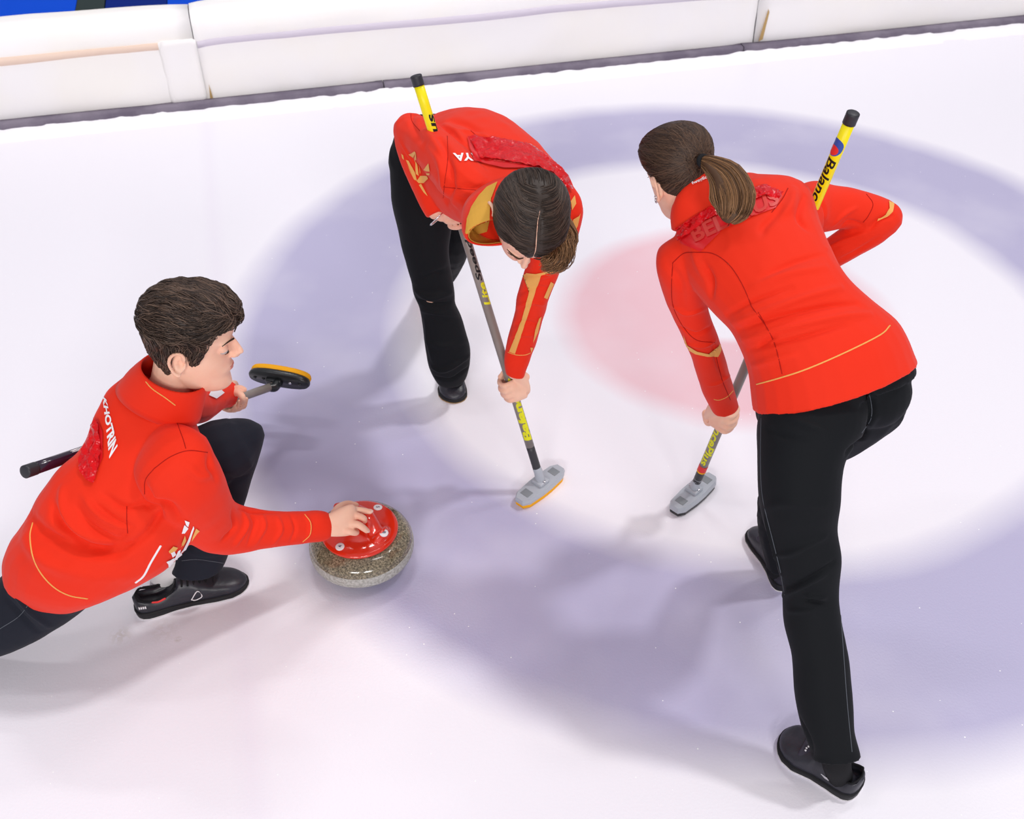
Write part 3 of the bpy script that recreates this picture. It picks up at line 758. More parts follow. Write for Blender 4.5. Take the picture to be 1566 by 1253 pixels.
def grip_hand(P0, d, back, right, thumb_up, r, wrist, sc=1.0, spread=1.0, wr=.027, thumb=True):
    "a hand closed round a rod: returns mesh pieces and the nail spots"
    z = nrm(d) * (1 if thumb_up else -1); x = nrm(back - (back @ z) * z); y = np.cross(z, x) * (1 if right else -1)
    L = lambda a, b, c: P0 + sc * (a * x + b * y + c * z)
    g = []; fr = .0082
    kn = L(r / sc + .018, .012, 0); mid = L(r / sc + .017, -.030, 0.002); wp = np.asarray(wrist)
    g.append(loft([wp, wp * .45 + mid * .55, mid, kn], [z * wr * .95 * sc, z * .034 * sc, z * .040 * sc, z * .038 * sc], [wr * .75 * sc, .018 * sc, .016 * sc, .011 * sc], nseg=20, sub=4, ex=2.5, dome=(.3, .8)))
    nails = []
    for i, (zo, ln, rr) in enumerate([(.030, .96, 1.0), (.0105, 1.06, 1.02), (-.009, 1.0, .98), (-.0275, .84, .86)]):
        zo *= spread; q = r / sc
        pts = [L(q + .018, .006, zo), L(q + .013 * ln, .032 * ln, zo), L(q * .1 - .002, (q + .018) * 1.1 * ln, zo * 1.02), L(-(q + .0125), (q + .004) * ln, zo), L(-(q + .0095), -.014 * ln, zo * .96)]
        g.append(tube(pts, np.array([.0100, .0092, .0086, .0080, .0066]) * rr * sc, nseg=12, sub=5, ref=z, dome=(.8, .9)))
        nails.append((pts[-1], pts[-2], -x, y, fr * sc))
    if not thumb: return g, nails
    q = r / sc
    pts = [L(q + .012, -.045, .022), L(q + .010, -.030, .048), L(q * .2, -(q + .012), .056), L(-(q + .010), -.004, .048), L(-(q + .008), .018, .040)]
    g.append(tube(pts, np.array([.014, .0125, .0105, .0098, .0075]) * sc, nseg=12, sub=5, ref=z, dome=(.8, .9)))
    nails.append((pts[-1], pts[-2], -x, y, fr * sc))
    return g, nails
def add_nails(parent, nails, m, out=None, sz=1.0, pick=None):
    for i, (tip, prev, o, y, fr) in enumerate(nails):
        if pick is not None and i not in pick: continue
        d = nrm(tip - prev); n = nrm((o if out is None else out) - ((o if out is None else out) @ d) * d)
        R = np.stack([nrm(np.cross(d, n)), d, n], 1)
        mesh_obj('fingernail', ell(tip - d * fr * .15 + n * fr * .62, fr * .72 * sz, fr * 1.05 * sz, fr * .22, R, 14, 8), m, parent)
def wall_ring(rows, th=.004, nseg=48, sub=3, k=.8):
    "open band of cloth (collar, cuff): rings from bottom to top, with thickness"
    V, F = rpx(rows, k=k, nseg=nseg, sub=sub, dome=(0, 0), ex=2.1); m = len(V) // nseg; V = V.reshape(m, nseg, 3)
    cen = V.mean(1, keepdims=True); inner = cen + (V - cen) * (1 - th / np.linalg.norm(V - cen, axis=2, keepdims=True))
    inner = inner[::-1]; A = np.concatenate([V, V[-1:] * .5 + inner[:1] * .5 + (V[-1:] - V[-2:-1]) * .25, inner]); mm = len(A); F = []
    for i in range(mm):
        for j in range(nseg):
            kx = (j + 1) % nseg; i2 = (i + 1) % mm; F.append((i * nseg + j, i * nseg + kx, i2 * nseg + kx, i2 * nseg + j))
    return A.reshape(-1, 3), F
def inner_face(rows, th, nseg=48, sub=3, k=.8):
    V, F = rpx(rows, k=k, nseg=nseg, sub=sub, dome=(0, 0), ex=2.1); m = len(V) // nseg; V = V.reshape(m, nseg, 3); cen = V.mean(1, keepdims=True)
    V = cen + (V - cen) * (1 - th / np.linalg.norm(V - cen, axis=2, keepdims=True)); W = cen + (V - cen) * (1 - .0015 / np.linalg.norm(V - cen, axis=2, keepdims=True)); A = np.concatenate([V, W[::-1]]); mm = len(A)
    return A.reshape(-1, 3), [(i * nseg + j, i * nseg + (j + 1) % nseg, (i + 1) % mm * nseg + (j + 1) % nseg, (i + 1) % mm * nseg + j) for i in range(mm) for j in range(nseg)]
def shoe(parent, heel, toe, h=.085, w=.048, laces=True, sole='sole', edge='midsole', right=True, label=None):
    heel = np.array(heel, float); toe = np.array(toe, float); L = np.linalg.norm(toe - heel); f = nrm(toe - heel); up = nrm(np.array([0, 0, 1]) - f[2] * f); sd = np.cross(f, up); s = L / .29
    R = np.stack([sd, f, up], 1); k = 1 if right else -1; s2 = max(s, .95)
    T = lambda VF: (np.asarray(VF[0]) * np.array([s2, s, s2]) @ R.T + heel, VF[1])
    def wd(y): return np.interp(y, [0, .004, .012, .03, .06, .09, .14, .20, .24, .265, .28, .288, .291], [.008, .019, .028, .034, .035, .034, .036, .045, .044, .036, .024, .012, .003]) * w / .048
    def cx(y): return k * np.interp(y, [0, .1, .2, .29], [0, .003, .001, -.009])
    YS = np.r_[0, .002, .005, .009, .014, np.linspace(.02, .27, 34), .276, .281, .285, .288, .290]
    tz = lambda y: np.interp(y, [0, .012, .03, .055, .08, .10, .122, .14, .17, .20, .23, .255, .275, .286, .291], [.066, .072, .064, .056, .061, .073, .087, .083, .068, .057, .050, .044, .036, .028, .022])
    sh = bpy.data.objects.new('shoe', None); COL.objects.link(sh); sh.parent = parent
    if label: sh['label'] = label
    # upper: upright slices from heel to toe, hollow behind the tongue
    n = 40; V, F = [], []
    for y in YS:
        top, z0 = tz(y), .012; zc = z0 + (top - z0) * .42; ww = wd(y) * .97
        for j in range(n):
            t = 2 * math.pi * j / n; c_, s_ = math.cos(t), math.sin(t)
            if s_ < 0: x = math.copysign(abs(c_) ** (1 / 3), c_); z = zc - (zc - z0) * abs(s_) ** (1 / 3)
            else: x = math.copysign(abs(c_) ** .82, c_); z = zc + (top - zc) * s_ ** .82
            x = x * (1 - .16 * max(0, (z - zc) / (top - zc + 1e-6)) * (y < .15))
            if .010 < y < .112 and s_ > .72: z -= .022 * smooth01(.72, .86, s_) * smooth01(.010, .018, y) * (1 - smooth01(.104, .112, y))
            V.append((cx(y) + x * ww, y, z))
    m = len(YS)
    for i in range(m - 1):
        for j in range(n): q = (j + 1) % n; F.append((i * n + j, i * n + q, (i + 1) * n + q, (i + 1) * n + j))
    F.append(tuple(range(n))[::-1]); F.append(tuple((m - 1) * n + j for j in range(n)))
    mesh_obj('upper', T((np.array(V), F)), M['leather'], sh)
    def prism(layers):
        out = [(cx(y) + wd(y), y) for y in YS] + [(cx(y) - wd(y), y) for y in YS[::-1]]; n = len(out); V, F = [], []
        for zf, g in layers: V += [((x - cx(y)) * g + cx(y), .145 + (y - .145) * (1 + (g - 1) * .35), zf(y)) for x, y in out]
        for i in range(len(layers) - 1):
            for j in range(n): q = (j + 1) % n; F.append((i * n + j, i * n + q, (i + 1) * n + q, (i + 1) * n + j))
        F.append(tuple(range(n))[::-1]); F.append(tuple((len(layers) - 1) * n + j for j in range(n))); return np.array(V), F
    hz = lambda y: np.interp(y, [0, .07, .13, .29], [.027, .024, .018, .017])
    mesh_obj('sole', T(prism([(lambda y: .0035, 1.03), (lambda y: .006, 1.06), (lambda y: hz(y) - .005, 1.09), (lambda y: hz(y) - .002, 1.09), (lambda y: hz(y), 1.06)])), M[sole], sh)
    mesh_obj('sole_edge', T(prism([(lambda y: 0, 1.05), (lambda y: .0038, 1.08), (lambda y: .004, 1.02)])), M[edge], sh)
    mesh_obj('toe_seam', T(tube([(cx(.19) - .043, .186, .034), (cx(.2) - .032, .200, .050), (cx(.2), .207, .0565), (cx(.2) + .032, .200, .050), (cx(.19) + .043, .186, .034)], .0012, nseg=6)), M['blackpl'], sh)
    mesh_obj('heel_counter', T(tube([(cx(.06) - .0345, .075, .028), (cx(.05) - .034, .060, .046), (cx(.03) - .030, .030, .060)], .0011, nseg=6)), M['blackpl'], sh)
    rim = [(cx(y) + sx * (wd(y) * .70), y, tz(y) - .004) for sx, ys_ in ((1, (.020, .035, .055, .08, .10)), (-1, (.10, .08, .055, .035, .020))) for y in ys_]
    rim = rim[:5] + [(cx(.115), .116, .080)] + rim[5:] + [(0, .009, .069)]; rim.append(rim[0])
    mesh_obj('opening', T(tube(rim, .0032, nseg=8, sub=3)), M['elastic'], sh)
    if laces:
        for q in range(5):
            y = .126 + q * .0145; z = tz(y) + .0015
            mesh_obj('lace', T(tube([(cx(y) - .026, y, z - .012), (cx(y) - .013, y + .003, z - .001), (cx(y), y + .004, z + .001), (cx(y) + .013, y + .003, z - .001), (cx(y) + .026, y, z - .012)], .0026, nseg=8, sub=3)), M['elastic'], sh)
    else:
        mesh_obj('strap', T(loft([(cx(.19) - k * .046 * a, .190 + .004 * a, b + .001) for a, b in ((-.97, .032), (-.78, .050), (-.35, .0605), (0, .0635), (.35, .0615), (.62, .056), (.80, .047))], [(0, .019, 0)] * 7, [.0030] * 7, nseg=18, sub=4, ex=3.5)), M['leather2'], sh)
    return sh, T

# ------------------------------------------------------------------ woman with her back turned
def skin_scaled(rows, f, **kw):
    out = []
    for r in rows:
        xl, yl, xr, yr = r[:4]; cx, cy = (xl + xr) / 2, (yl + yr) / 2
        out.append((cx + (xl - cx) * f, cy + (yl - cy) * f, cx + (xr - cx) * f, cy + (yr - cy) * f) + tuple(r[4:]))
    return rpx(out, **kw)
def shrink(rows, f): return [(x, y, d, r * f) for x, y, d, r in rows]
JV, TV, BV = .0040, .0045, .0026
# -- shapes
r_torso = [(1160, 634, 1388, 549, 2.150, .72, .06), (1155, 590, 1364, 496, 2.135, .72, .06), (1142, 545, 1322, 458, 2.125, .72, .05), (1117, 503, 1292, 424, 2.12, .72),
           (1088, 470, 1272, 388, 2.14, .70), (1056, 432, 1254, 345, 2.17, .66), (1030, 385, 1240, 300, 2.21, .60), (1046, 345, 1210, 288, 2.24, .60), (1072, 318, 1170, 280, 2.26, .7)]
r_larm = [(1045, 355, 1120, 410, 2.22, .9), (1006, 382, 1090, 425, 2.22, .9), (1009, 425, 1080, 445, 2.26, .9), (1021, 466, 1083, 470, 2.32, .95), (1039, 506, 1094, 504, 2.38, .95), (1056, 545, 1105, 536, 2.45, .95),
          (1067, 580, 1115, 572, 2.53, .95), (1079, 610, 1123, 598, 2.60, .95), (1090, 632, 1128, 617, 2.64, .95)]
r_rup = [(1215, 290, 1218, 380, 2.30, .8), (1240, 277, 1238, 360, 2.35, .85), (1270, 284, 1265, 355, 2.37, .85), (1300, 288, 1296, 350, 2.38, .9), (1338, 298, 1326, 356, 2.39, .9), (1358, 306, 1342, 360, 2.39, .9)]
r_fore = [(1352, 335, 2.39, .043), (1330, 352, 2.40, .042), (1300, 370, 2.43, .040), (1268, 390, 2.46, .037), (1232, 412, 2.48, .033)]
r_nleg = [(1168, 585, 1318, 540, 2.15, .75), (1160, 640, 1324, 606, 2.13, .78), (1159, 680, 1316, 664, 2.12, .85), (1160, 712, 1289, 702, 2.12, .92), (1161, 760, 1283, 762, 2.14, .95), (1170, 805, 1279, 806, 2.16), (1186, 860, 1285, 855, 2.18),
          (1197, 905, 1281, 905, 2.20), (1200, 955, 1285, 950, 2.22), (1212, 1008, 1296, 1003, 2.24), (1216, 1060, 1302, 1055, 2.26), (1227, 1115, 1305, 1108, 2.27), (1239, 1150, 1312, 1142, 2.28), (1241, 1164, 1315, 1157, 2.28)]
r_fleg = [(1338, 590, 2.20, .074), (1335, 610, 2.21, .078), (1300, 645, 2.32, .076), (1245, 685, 2.48, .066), (1205, 725, 2.58, .060), (1192, 765, 2.64, .058), (1191, 810, 2.70, .056), (1201, 862, 2.77, .052)]
pR, RR = at(1039, 270, 2.215), np.array([[.819, -.496, -.288], [.567, .776, .277], [.086, -.390, .917]])
q_, _x = np.linalg.qr(RR); RR = q_ * np.sign(np.sum(q_ * RR, 0)); RR = np.array(Matrix.Rotation(math.radians(-6), 3, Vector(RR[:, 2]))) @ RR; sR = .88
def HL(R, t, s, p): return t + s * (R @ np.array(p, float))
# -- body
i_ = np.argmin(abs(np.linspace(0, LR, 500) - 0)); 
def on_shaft(A, d, px, py):
    s = np.linspace(0, 1.4, 1401); P = A + s[:, None] * d; v = P - C0; z = v @ FW
    return P[np.argmin((783 + FPX * (v @ RT) / z - px) ** 2 + (626.5 - FPX * (v @ UP) / z - py) ** 2)]
gR = on_shaft(h0, dR, 1110, 634); tc = nrm(C0 - gR)
g_, nl = grip_hand(gR, dR, tc * .9 - RT * .45, False, False, rs, at(1107, 614, 2.655), sc=.96)
gR2 = on_shaft(h0, dR, 1207, 410); g2_, _n = grip_hand(gR2, dR, -tc * .6 + RT * .8, True, True, rs, at(1232, 412, 2.48), sc=.95)
parts = [xf(p, RR, pR, sR) for p in head_parts()] + g_ + g2_ + [
    tube([HL(RR, pR, sR, (0, -.025, -.03)), HL(RR, pR, sR, (0, -.035, -.085)), at(1110, 318, 2.25), at(1130, 340, 2.22)], [.050, .050, .054, .06], nseg=20),
    skin_scaled(r_torso[2:], .74), skin_scaled(r_larm, .70), skin_scaled(r_rup, .66), tpx(shrink(r_fore, .68)), skin_scaled(r_nleg[:-2], .75, k=.9), tpx(shrink(r_fleg[:-1], .8)),
    tube([at(1275, 1120, 2.27), at(1275, 1150, 2.285)], [.034, .030])]
bodyR = mesh_obj('person', ear_hollow(remesh(join(*parts), BV, 9), RR, pR, sR), M['skin'])
tag(bodyR, 'woman with a long brown ponytail, her back to us, bending to sweep the ice', 'person', 'curling players in red jackets')
face_bits(bodyR, RR, pR, sR)
for i, (dy, dz) in enumerate(((-.004, -.034), (-.010, -.030), (-.014, -.022))):
    mesh_obj('earring', xf(tube([(-.083 - .002 * i, dy + .0045 * math.cos(a), dz + .0045 * math.sin(a)) for a in np.linspace(0, 6.283, 13)], .0012, nseg=6, sub=2), RR, pR, sR), M['silver'], bodyR)
# -- jacket
jr = remesh(join(rpx(r_torso, dome=(.02, .5)), rpx(r_larm, dome=(.5, .02)), rpx(r_rup, dome=(.5, .9)), tpx(r_fore, dome=(1, .1))), JV, 6)
bv = bvh_of(jr)
jr = crease(jr, bv, [
    ([(1035, 352), (1052, 372), (1080, 385)], .010, .004), ([(1072, 400), (1086, 425), (1088, 452)], .010, -.009), ([(1060, 385), (1078, 420)], .012, .006),
    ([(1130, 505), (1180, 488), (1260, 470), (1310, 466)], .007, -.006), ([(1135, 520), (1190, 505), (1270, 487), (1330, 480)], .009, .006), ([(1145, 535), (1210, 520), (1290, 498)], .006, -.005),
    ([(1120, 495), (1160, 480), (1230, 455), (1285, 440)], .009, .006), ([(1112, 482), (1150, 462), (1210, 440)], .007, -.005), ([(1150, 440), (1200, 420), (1262, 408)], .010, .004), ([(1165, 425), (1215, 402), (1258, 390)], .008, -.004),
    ([(1150, 560), (1180, 552), (1215, 545)], .008, .005), ([(1160, 530), (1185, 515)], .006, -.006), ([(1230, 300), (1222, 330), (1235, 350)], .009, -.007), ([(1215, 290), (1208, 315), (1195, 330)], .012, .006), ([(1195, 320), (1170, 345), (1165, 360)], .010, -.005),
    ([(1250, 300), (1262, 320), (1262, 345)], .007, -.005), ([(1288, 348), (1300, 340), (1318, 345)], .006, -.006), ([(1275, 345), (1290, 330), (1310, 318)], .006, .004), ([(1330, 350), (1345, 335), (1365, 330)], .006, -.004),
    ([(1030, 470), (1050, 480), (1080, 472)], .006, .004), ([(1040, 500), (1065, 512), (1088, 500)], .006, -.005), ([(1048, 525), (1075, 530), (1100, 518)], .006, .004), ([(1090, 530), (1098, 560), (1108, 580)], .006, -.004), ([(1085, 590), (1100, 585), (1115, 575)], .005, .0035), ([(1282, 398), (1310, 385), (1345, 362)], .007, -.004), ([(1265, 380), (1290, 368), (1320, 358)], .006, .004),
    ([(1020, 400), (1040, 430), (1045, 470)], .010, -.004)], wrinkle=.0022, seed=3, scale=8)
jacketR = mesh_obj('jacket', jr, M['red'], bodyR); bv = bvh_of(jr)
col = wall_ring([(1028, 352, 1132, 318, 2.205, .8), (1027, 334, 1116, 286, 2.19, .75), (1029, 316, 1096, 262, 2.18, .7), (1034, 300, 1086, 254, 2.18, .7)], th=.005)
mesh_obj('collar', col, M['red'], jacketR)
bcol = bvh_of(join(col, jr))
piping('piping', bv, [(1157, 588), (1193, 578), (1233, 565), (1289, 541), (1345, 513), (1361, 498)], .0016, M['gold'], jacketR, 'thin gold piping above the hem')
piping('piping', bv, [(1092, 611), (1100, 612), (1112, 607), (1121, 598)], .0012, M['gold'], jacketR, 'thin gold piping at the cuff')
decal('stripe', bv, [[(1046, 512), (1052, 528), (1066, 537), (1083, 541), (1096, 541), (1101, 527), (1102, 536), (1098, 545), (1082, 545), (1064, 541), (1050, 533)], [(1101, 521), (1104, 530), (1097, 545), (1094, 541)]], M['gold'], jacketR, label='gold stripe on the lower sleeve')
decal('stripe', bv, [[(1362, 306), (1367, 313), (1365, 324), (1355, 333), (1342, 339), (1343, 335), (1354, 328), (1360, 319), (1359, 308)]], M['gold'], jacketR, label='gold stripe round the elbow')
for pts in ([(1062, 386), (1090, 388), (1115, 405), (1135, 435), (1150, 470)], [(1029, 402), (1027, 440), (1030, 470), (1045, 500), (1065, 520), (1093, 524)], [(1150, 470), (1172, 500), (1186, 530), (1196, 572)], [(1205, 288), (1196, 305), (1180, 325)],
            [(1029, 402), (1045, 388), (1062, 386)], [(1246, 331), (1280, 330), (1300, 335)], [(1325, 297), (1335, 312), (1328, 330), (1320, 340)], [(1262, 380), (1285, 362), (1308, 348)], [(1172, 500), (1160, 478)], [(1095, 545), (1104, 580), (1117, 612)]):
    piping('seam', bv, pts, .0011, M['redseam'], jacketR)
# red tape over the lettering on her back
decal('sticker', bcol, [[(1034, 352), (1064, 330), (1118, 304), (1170, 290), (1196, 300), (1186, 318), (1150, 332), (1105, 352), (1072, 385), (1042, 372)]], M['redflap'], jacketR, .0018, label='darker red panel under the lettering')
text_on('lettering', bcol, 'BELARUS', [(1064, 372), (1192, 312), (1186, 290), (1054, 350)], M['redlet'], jacketR, .03, .0032, label='dark red letters under clear film')
text_on('lettering', bcol, 'f\u00e6eglio'.replace('\u00e6', 'w'), [(1060, 284), (1082, 274), (1081, 268), (1057, 279)], M['white'], jacketR, .02, .002, label='small white word on the collar')
tp = []
for poly in ([(1036, 348), (1068, 326), (1120, 300), (1172, 284), (1197, 296), (1189, 306), (1170, 300), (1122, 318), (1080, 338), (1050, 362), (1040, 368)],):
    V_, F_ = refine(poly, [tuple(range(len(poly)))], 3.0); g = on_surface(bcol, V_, F_, .0045)
    g = (g[0] + normals((g[0], g[1])) * np.array([[.0050 * noise.noise(Vector(v * 75)) + .002 * noise.noise(Vector(v * 160))] for v in g[0]]), g[1]); tp.append(g)
mesh_obj('tape', join(*tp), M['tape'], jacketR)['label'] = 'crumpled glossy clear red tape'
# -- hair
def insR(p):
    x, y, z = p; fr = .040 + .5 * (z - .05) if z > .05 else .040 - .9 * (.05 - z) * .6
    s1 = (z - (.055 + .55 * max(0, y - .02))) / .03 if y > .02 else 9
    side = ((-.010 - y) + 1.0 * (z - .0)) / .03 if y <= .055 else -1
    low = (z + .070 + .25 * (y + .09)) / .02
    s = min(low, max(side, (z - .062 - .25 * max(0, y - .03)) / .02)); return max(-1, min(1, s))
def htR(p): return .006 + .004 * smooth01(-.02, .09, p[2])
tieL = np.array([0, -.118, .045])
def flR(p, n): v = tieL - p; return v if np.linalg.norm(v) > .018 else None
hairR = hair('hair', bodyR, M['hairR'], RR, pR, sR, insR, htR, flR, 2600, 16, .011, .0010, jit=.05, bumps=.001, seed=5, lift=.0007)
tie = HL(RR, pR, sR, (0, -.120, .045))
mesh_obj('hair_tie', tube([tie + RR @ (.010 * math.cos(a) * np.array([1, 0, 0]) + .010 * math.sin(a) * np.array([0, .2, .98])) for a in np.linspace(0, 6.283, 15)], .0055, nseg=10, sub=2), M['elastic'], bodyR)
lock_bundle('ponytail', bodyR, M['hairT'], [tie, at(1090, 254, 2.08), at(1110, 272, 2.06), at(1120, 300, 2.05), at(1118, 322, 2.05), at(1110, 337, 2.055)], [.011, .021, .037, .047, .040, .018], 1500, .0010, seed=3, flat=.55, toneb=(.05, .9))
# -- trousers, shoes
tr = remesh(join(rpx(r_nleg, k=.9, dome=(.5, .03)), tpx(r_fleg, dome=(.7, .03)), ell(at(1339, 600, 2.165), .075, .074, .082), ell(at(1338, 575, 2.19), .066, .066, .068), rpx([(1176, 560, 1364, 490, 2.15, .70), (1168, 610, 1380, 530, 2.16, .72, .04), (1163, 645, 1390, 570, 2.175, .70, .04), (1190, 665, 1372, 615, 2.17, .6)], k=.6)), TV, 9)
bt = bvh_of(tr)
tr = crease(tr, bt, [([(1325, 590), (1333, 615), (1333, 640), (1315, 672), (1296, 692)], .009, -.010), ([(1190, 915), (1220, 900), (1260, 880)], .008, .006), ([(1205, 900), (1240, 885), (1275, 860)], .006, -.005), ([(1232, 912), (1262, 916)], .006, .006), ([(1228, 918), (1264, 924)], .005, -.005),
    ([(1185, 850), (1215, 845), (1262, 822)], .008, .004), ([(1205, 640), (1240, 652), (1262, 662)], .008, .004), ([(1175, 655), (1200, 668), (1235, 672)], .008, -.003), ([(1165, 780), (1200, 770), (1260, 775)], .012, .003), ([(1205, 935), (1250, 935)], .007, .003), ([(1240, 1160), (1240, 1140), (1225, 1100)], .008, -.004), ([(1170, 790), (1182, 830), (1195, 880)], .006, .005)], wrinkle=.003, seed=8, scale=7)
trousR = mesh_obj('trousers', tr, M['black'], bodyR); bt = bvh_of(tr)
piping('stitching', bt, [(1324, 588), (1332, 615), (1332, 640), (1318, 662)], .0009, M['stitch'], trousR)
piping('stitching', bt, [(1164, 640), (1163, 700), (1166, 760), (1180, 820), (1192, 868), (1200, 910)], .0008, M['stitch'], trousR)
piping('stitching', bt, [(1285, 930), (1290, 1000), (1296, 1080), (1303, 1150)], .0010, M['stitch'], trousR)
mesh_obj('sock', tube([at(1277, 1135, 2.28), at(1279, 1166, 2.295), ground(1284, 1187, .035)], [.036, .033, .030]), M['elastic'], bodyR); mesh_obj('sock', tube([at(1200, 845, 2.76), ground(1190, 873, .035)], [.035, .036]), M['elastic'], bodyR)
sh, T_ = shoe(bodyR, ground(1312, 1213), ground(1192, 1131), w=.060, laces=False, right=False, label='black leather shoe with a strap, in front')
mesh_obj('buckle', T_(box((-.0435, .100, .042), .002, .030, .008, bev=.0006)), M['silver'], sh)
for q in range(7): mesh_obj('strap_mark', T_(box((-.026 + q * .0058, .190 + .0015 * math.sin(q * 2), .0655 + .0045 * math.sin(q * .52)), .0032, .0056, .0030)), M['white'], sh)
shoe(bodyR, ground(1203, 905), ground(1158, 812), w=.052, laces=False, right=True, label='black leather shoe, further forward')

# ------------------------------------------------------------------ woman bending towards us in the middle
m_torso = [(728, 212, 618, 265, 2.92, .70, -.14), (752, 205, 628, 268, 2.80, .78, -.14), (785, 212, 642, 285, 2.70, .80, -.14), (820, 232, 668, 300, 2.61, .72, -.14),
           (852, 262, 694, 318, 2.53, .62, -.12), (878, 302, 712, 328, 2.46, .55, -.12), (868, 330, 728, 340, 2.41, .52, -.10), (838, 340, 748, 348, 2.37, .6)]
m_larm = [(830, 285, 884, 318, 2.52, .9), (832, 320, 893, 325, 2.50, .9), (818, 368, 880, 368, 2.55, .95), (804, 412, 858, 408, 2.61, .95), (792, 455, 841, 449, 2.67, .95),
          (783, 494, 830, 486, 2.73, .95), (774, 530, 816, 530, 2.79, .95), (771, 552, 808, 557, 2.81, .9), (773, 572, 802, 577, 2.83, .9)]
m_rup = [(735, 300, 2.44, .062), (705, 272, 2.46, .060), (672, 238, 2.54, .056), (645, 212, 2.62, .052), (630, 202, 2.66, .050)]
m_rfo = [(629, 199, 2.66, .050), (634, 222, 2.655, .050), (645, 258, 2.64, .046), (656, 288, 2.63, .041), (664, 312, 2.62, .036), (670, 326, 2.62, .034)]
m_rleg = [(604, 215, 705, 205, 2.94, .9), (597, 242, 698, 240, 2.92, .9), (597, 300, 691, 300, 2.95, .92), (606, 342, 690, 346, 2.99, .95), (616, 382, 687, 386, 3.03), (629, 425, 692, 424, 3.09), (633, 447, 695, 447, 3.12), (642, 470, 697, 468, 3.15),
          (646, 495, 708, 492, 3.19), (650, 531, 718, 531, 3.24), (655, 556, 719, 552, 3.28), (663, 573, 716, 568, 3.31), (669, 583, 712, 577, 3.33)]
m_lleg = [(705, 222, 3.00, .082), (702, 290, 3.12, .078), (692, 370, 3.26, .056), (682, 400, 3.45, .060), (668, 428, 3.62, .055), (664, 440, 3.70, .055)]
pM, RM = np.array([.045, 1.985, 1.052]), np.array([[-.976, .027, .218], [-.17, -.718, -.675], [.138, -.696, .705]])
pM = at(804, 335, 2.31); RM = np.array(Matrix.Rotation(math.radians(-10), 3, Vector((RM[:, 0])))) @ RM
q_, _x = np.linalg.qr(RM); RM = q_ * np.sign(np.sum(q_ * RM, 0)); sM = .99
gM = on_shaft(h1, dM, 783, 592); tc = nrm(C0 - gM)
g_, nl1 = grip_hand(gM, dM, tc * .95 + RT * .35, False, True, rs, at(789, 570, 2.825), sc=.92)
gM2 = on_shaft(h1, dM, 694, 330); tc2 = nrm(C0 - gM2)
g2_, nl2 = grip_hand(gM2, dM, -tc2 * .8 - UP * .4, True, True, rs, at(668, 326, 2.62), sc=.95)
parts = [xf(p, RM, pM, sM) for p in head_parts()] + g_ + g2_ + [
    tube([HL(RM, pM, sM, (0, -.03, -.03)), HL(RM, pM, sM, (0, -.045, -.085)), HL(RM, pM, sM, (0, -.06, -.13)), at(790, 310, 2.46)], [.048, .049, .054, .07], nseg=20),
    skin_scaled(m_torso, .66, k=.7), skin_scaled(m_larm, .72), tpx(shrink(m_rup, .62)), tpx(shrink(m_rfo, .75)), skin_scaled(m_rleg, .82, k=.9), tpx(shrink(m_lleg, .82)),
    tube([at(690, 560, 3.30), at(690, 572, 3.32)], [.034, .03]), tube([at(664, 436, 3.69), ground(660, 440, .05)], [.034, .035])]
bodyM = mesh_obj('person', ear_hollow(remesh(join(*parts), BV, 9), RM, pM, sM), M['skin'])
tag(bodyM, 'woman facing us with centre-parted dark hair, bent low over her broom', 'person', 'curling players in red jackets')
face_bits(bodyM, RM, pM, sM)
add_nails(bodyM, nl2, M['nailp'], out=tc2, sz=1.25, pick=[0, 1, 2, 3])
add_nails(bodyM, nl1, M['nail'], pick=[4])
for i, (dy, dz) in enumerate(((-.002, -.036), (-.010, -.032))):
    mesh_obj('earring', xf(tube([(.082, dy + .005 * math.cos(a), dz + .006 * math.sin(a)) for a in np.linspace(0, 6.283, 13)], .0012, nseg=6, sub=2), RM, pM, sM), M['silver'], bodyM)
mesh_obj('earring', xf(box((.084, .002, -.052), .003, .007, .012, bev=.001), RM, pM, sM), M['silver'], bodyM)
wb = at(667, 327, 2.62); dwb = nrm(at(690, 345, 2.64) - at(650, 300, 2.63)); pa = nrm(np.cross(dwb, FW)); pb = np.cross(dwb, pa)
mesh_obj('bracelet', tube([wb + dwb * .012 + .031 * math.cos(a) * pa + .026 * math.sin(a) * pb for a in np.linspace(0, 6.283, 21)], .0016, nseg=6, sub=2), M['silver'], bodyM)
jm = remesh(join(rpx(m_torso, dome=(.05, .5)), rpx(m_larm, dome=(.6, .02)), tpx(m_rup, dome=(.8, .9)), tpx(m_rfo, dome=(.9, .02))), JV, 7)
bv = bvh_of(jm)
jm = crease(jm, bv, [
    ([(672, 214), (684, 240), (690, 275), (685, 310)], .011, -.008), ([(650, 200), (668, 222), (678, 235)], .012, .007), ([(632, 172), (630, 190), (645, 215)], .010, -.005), ([(655, 225), (672, 250), (678, 290)], .010, .005),
    ([(690, 185), (720, 195), (750, 220)], .012, -.005), ([(680, 192), (700, 205), (712, 222)], .010, .007), ([(700, 200), (735, 205), (765, 225)], .010, .004), ([(680, 290), (720, 285), (762, 290)], .009, -.004), ([(690, 300), (720, 312), (715, 330)], .010, -.005), ([(705, 290), (735, 300), (748, 296)], .009, .004),
    ([(800, 430), (825, 425), (845, 418)], .006, .004), ([(795, 450), (815, 440), (838, 440)], .006, -.004), ([(790, 470), (812, 462), (832, 466)], .006, .004), ([(785, 500), (800, 492), (822, 496)], .006, -.004), ([(782, 515), (800, 512), (818, 512)], .005, .003), ([(612, 215), (628, 240), (640, 262)], .008, .004)], wrinkle=.0045, seed=11, scale=9)
jacketM = mesh_obj('jacket', jm, M['red'], bodyM); bv = bvh_of(jm)
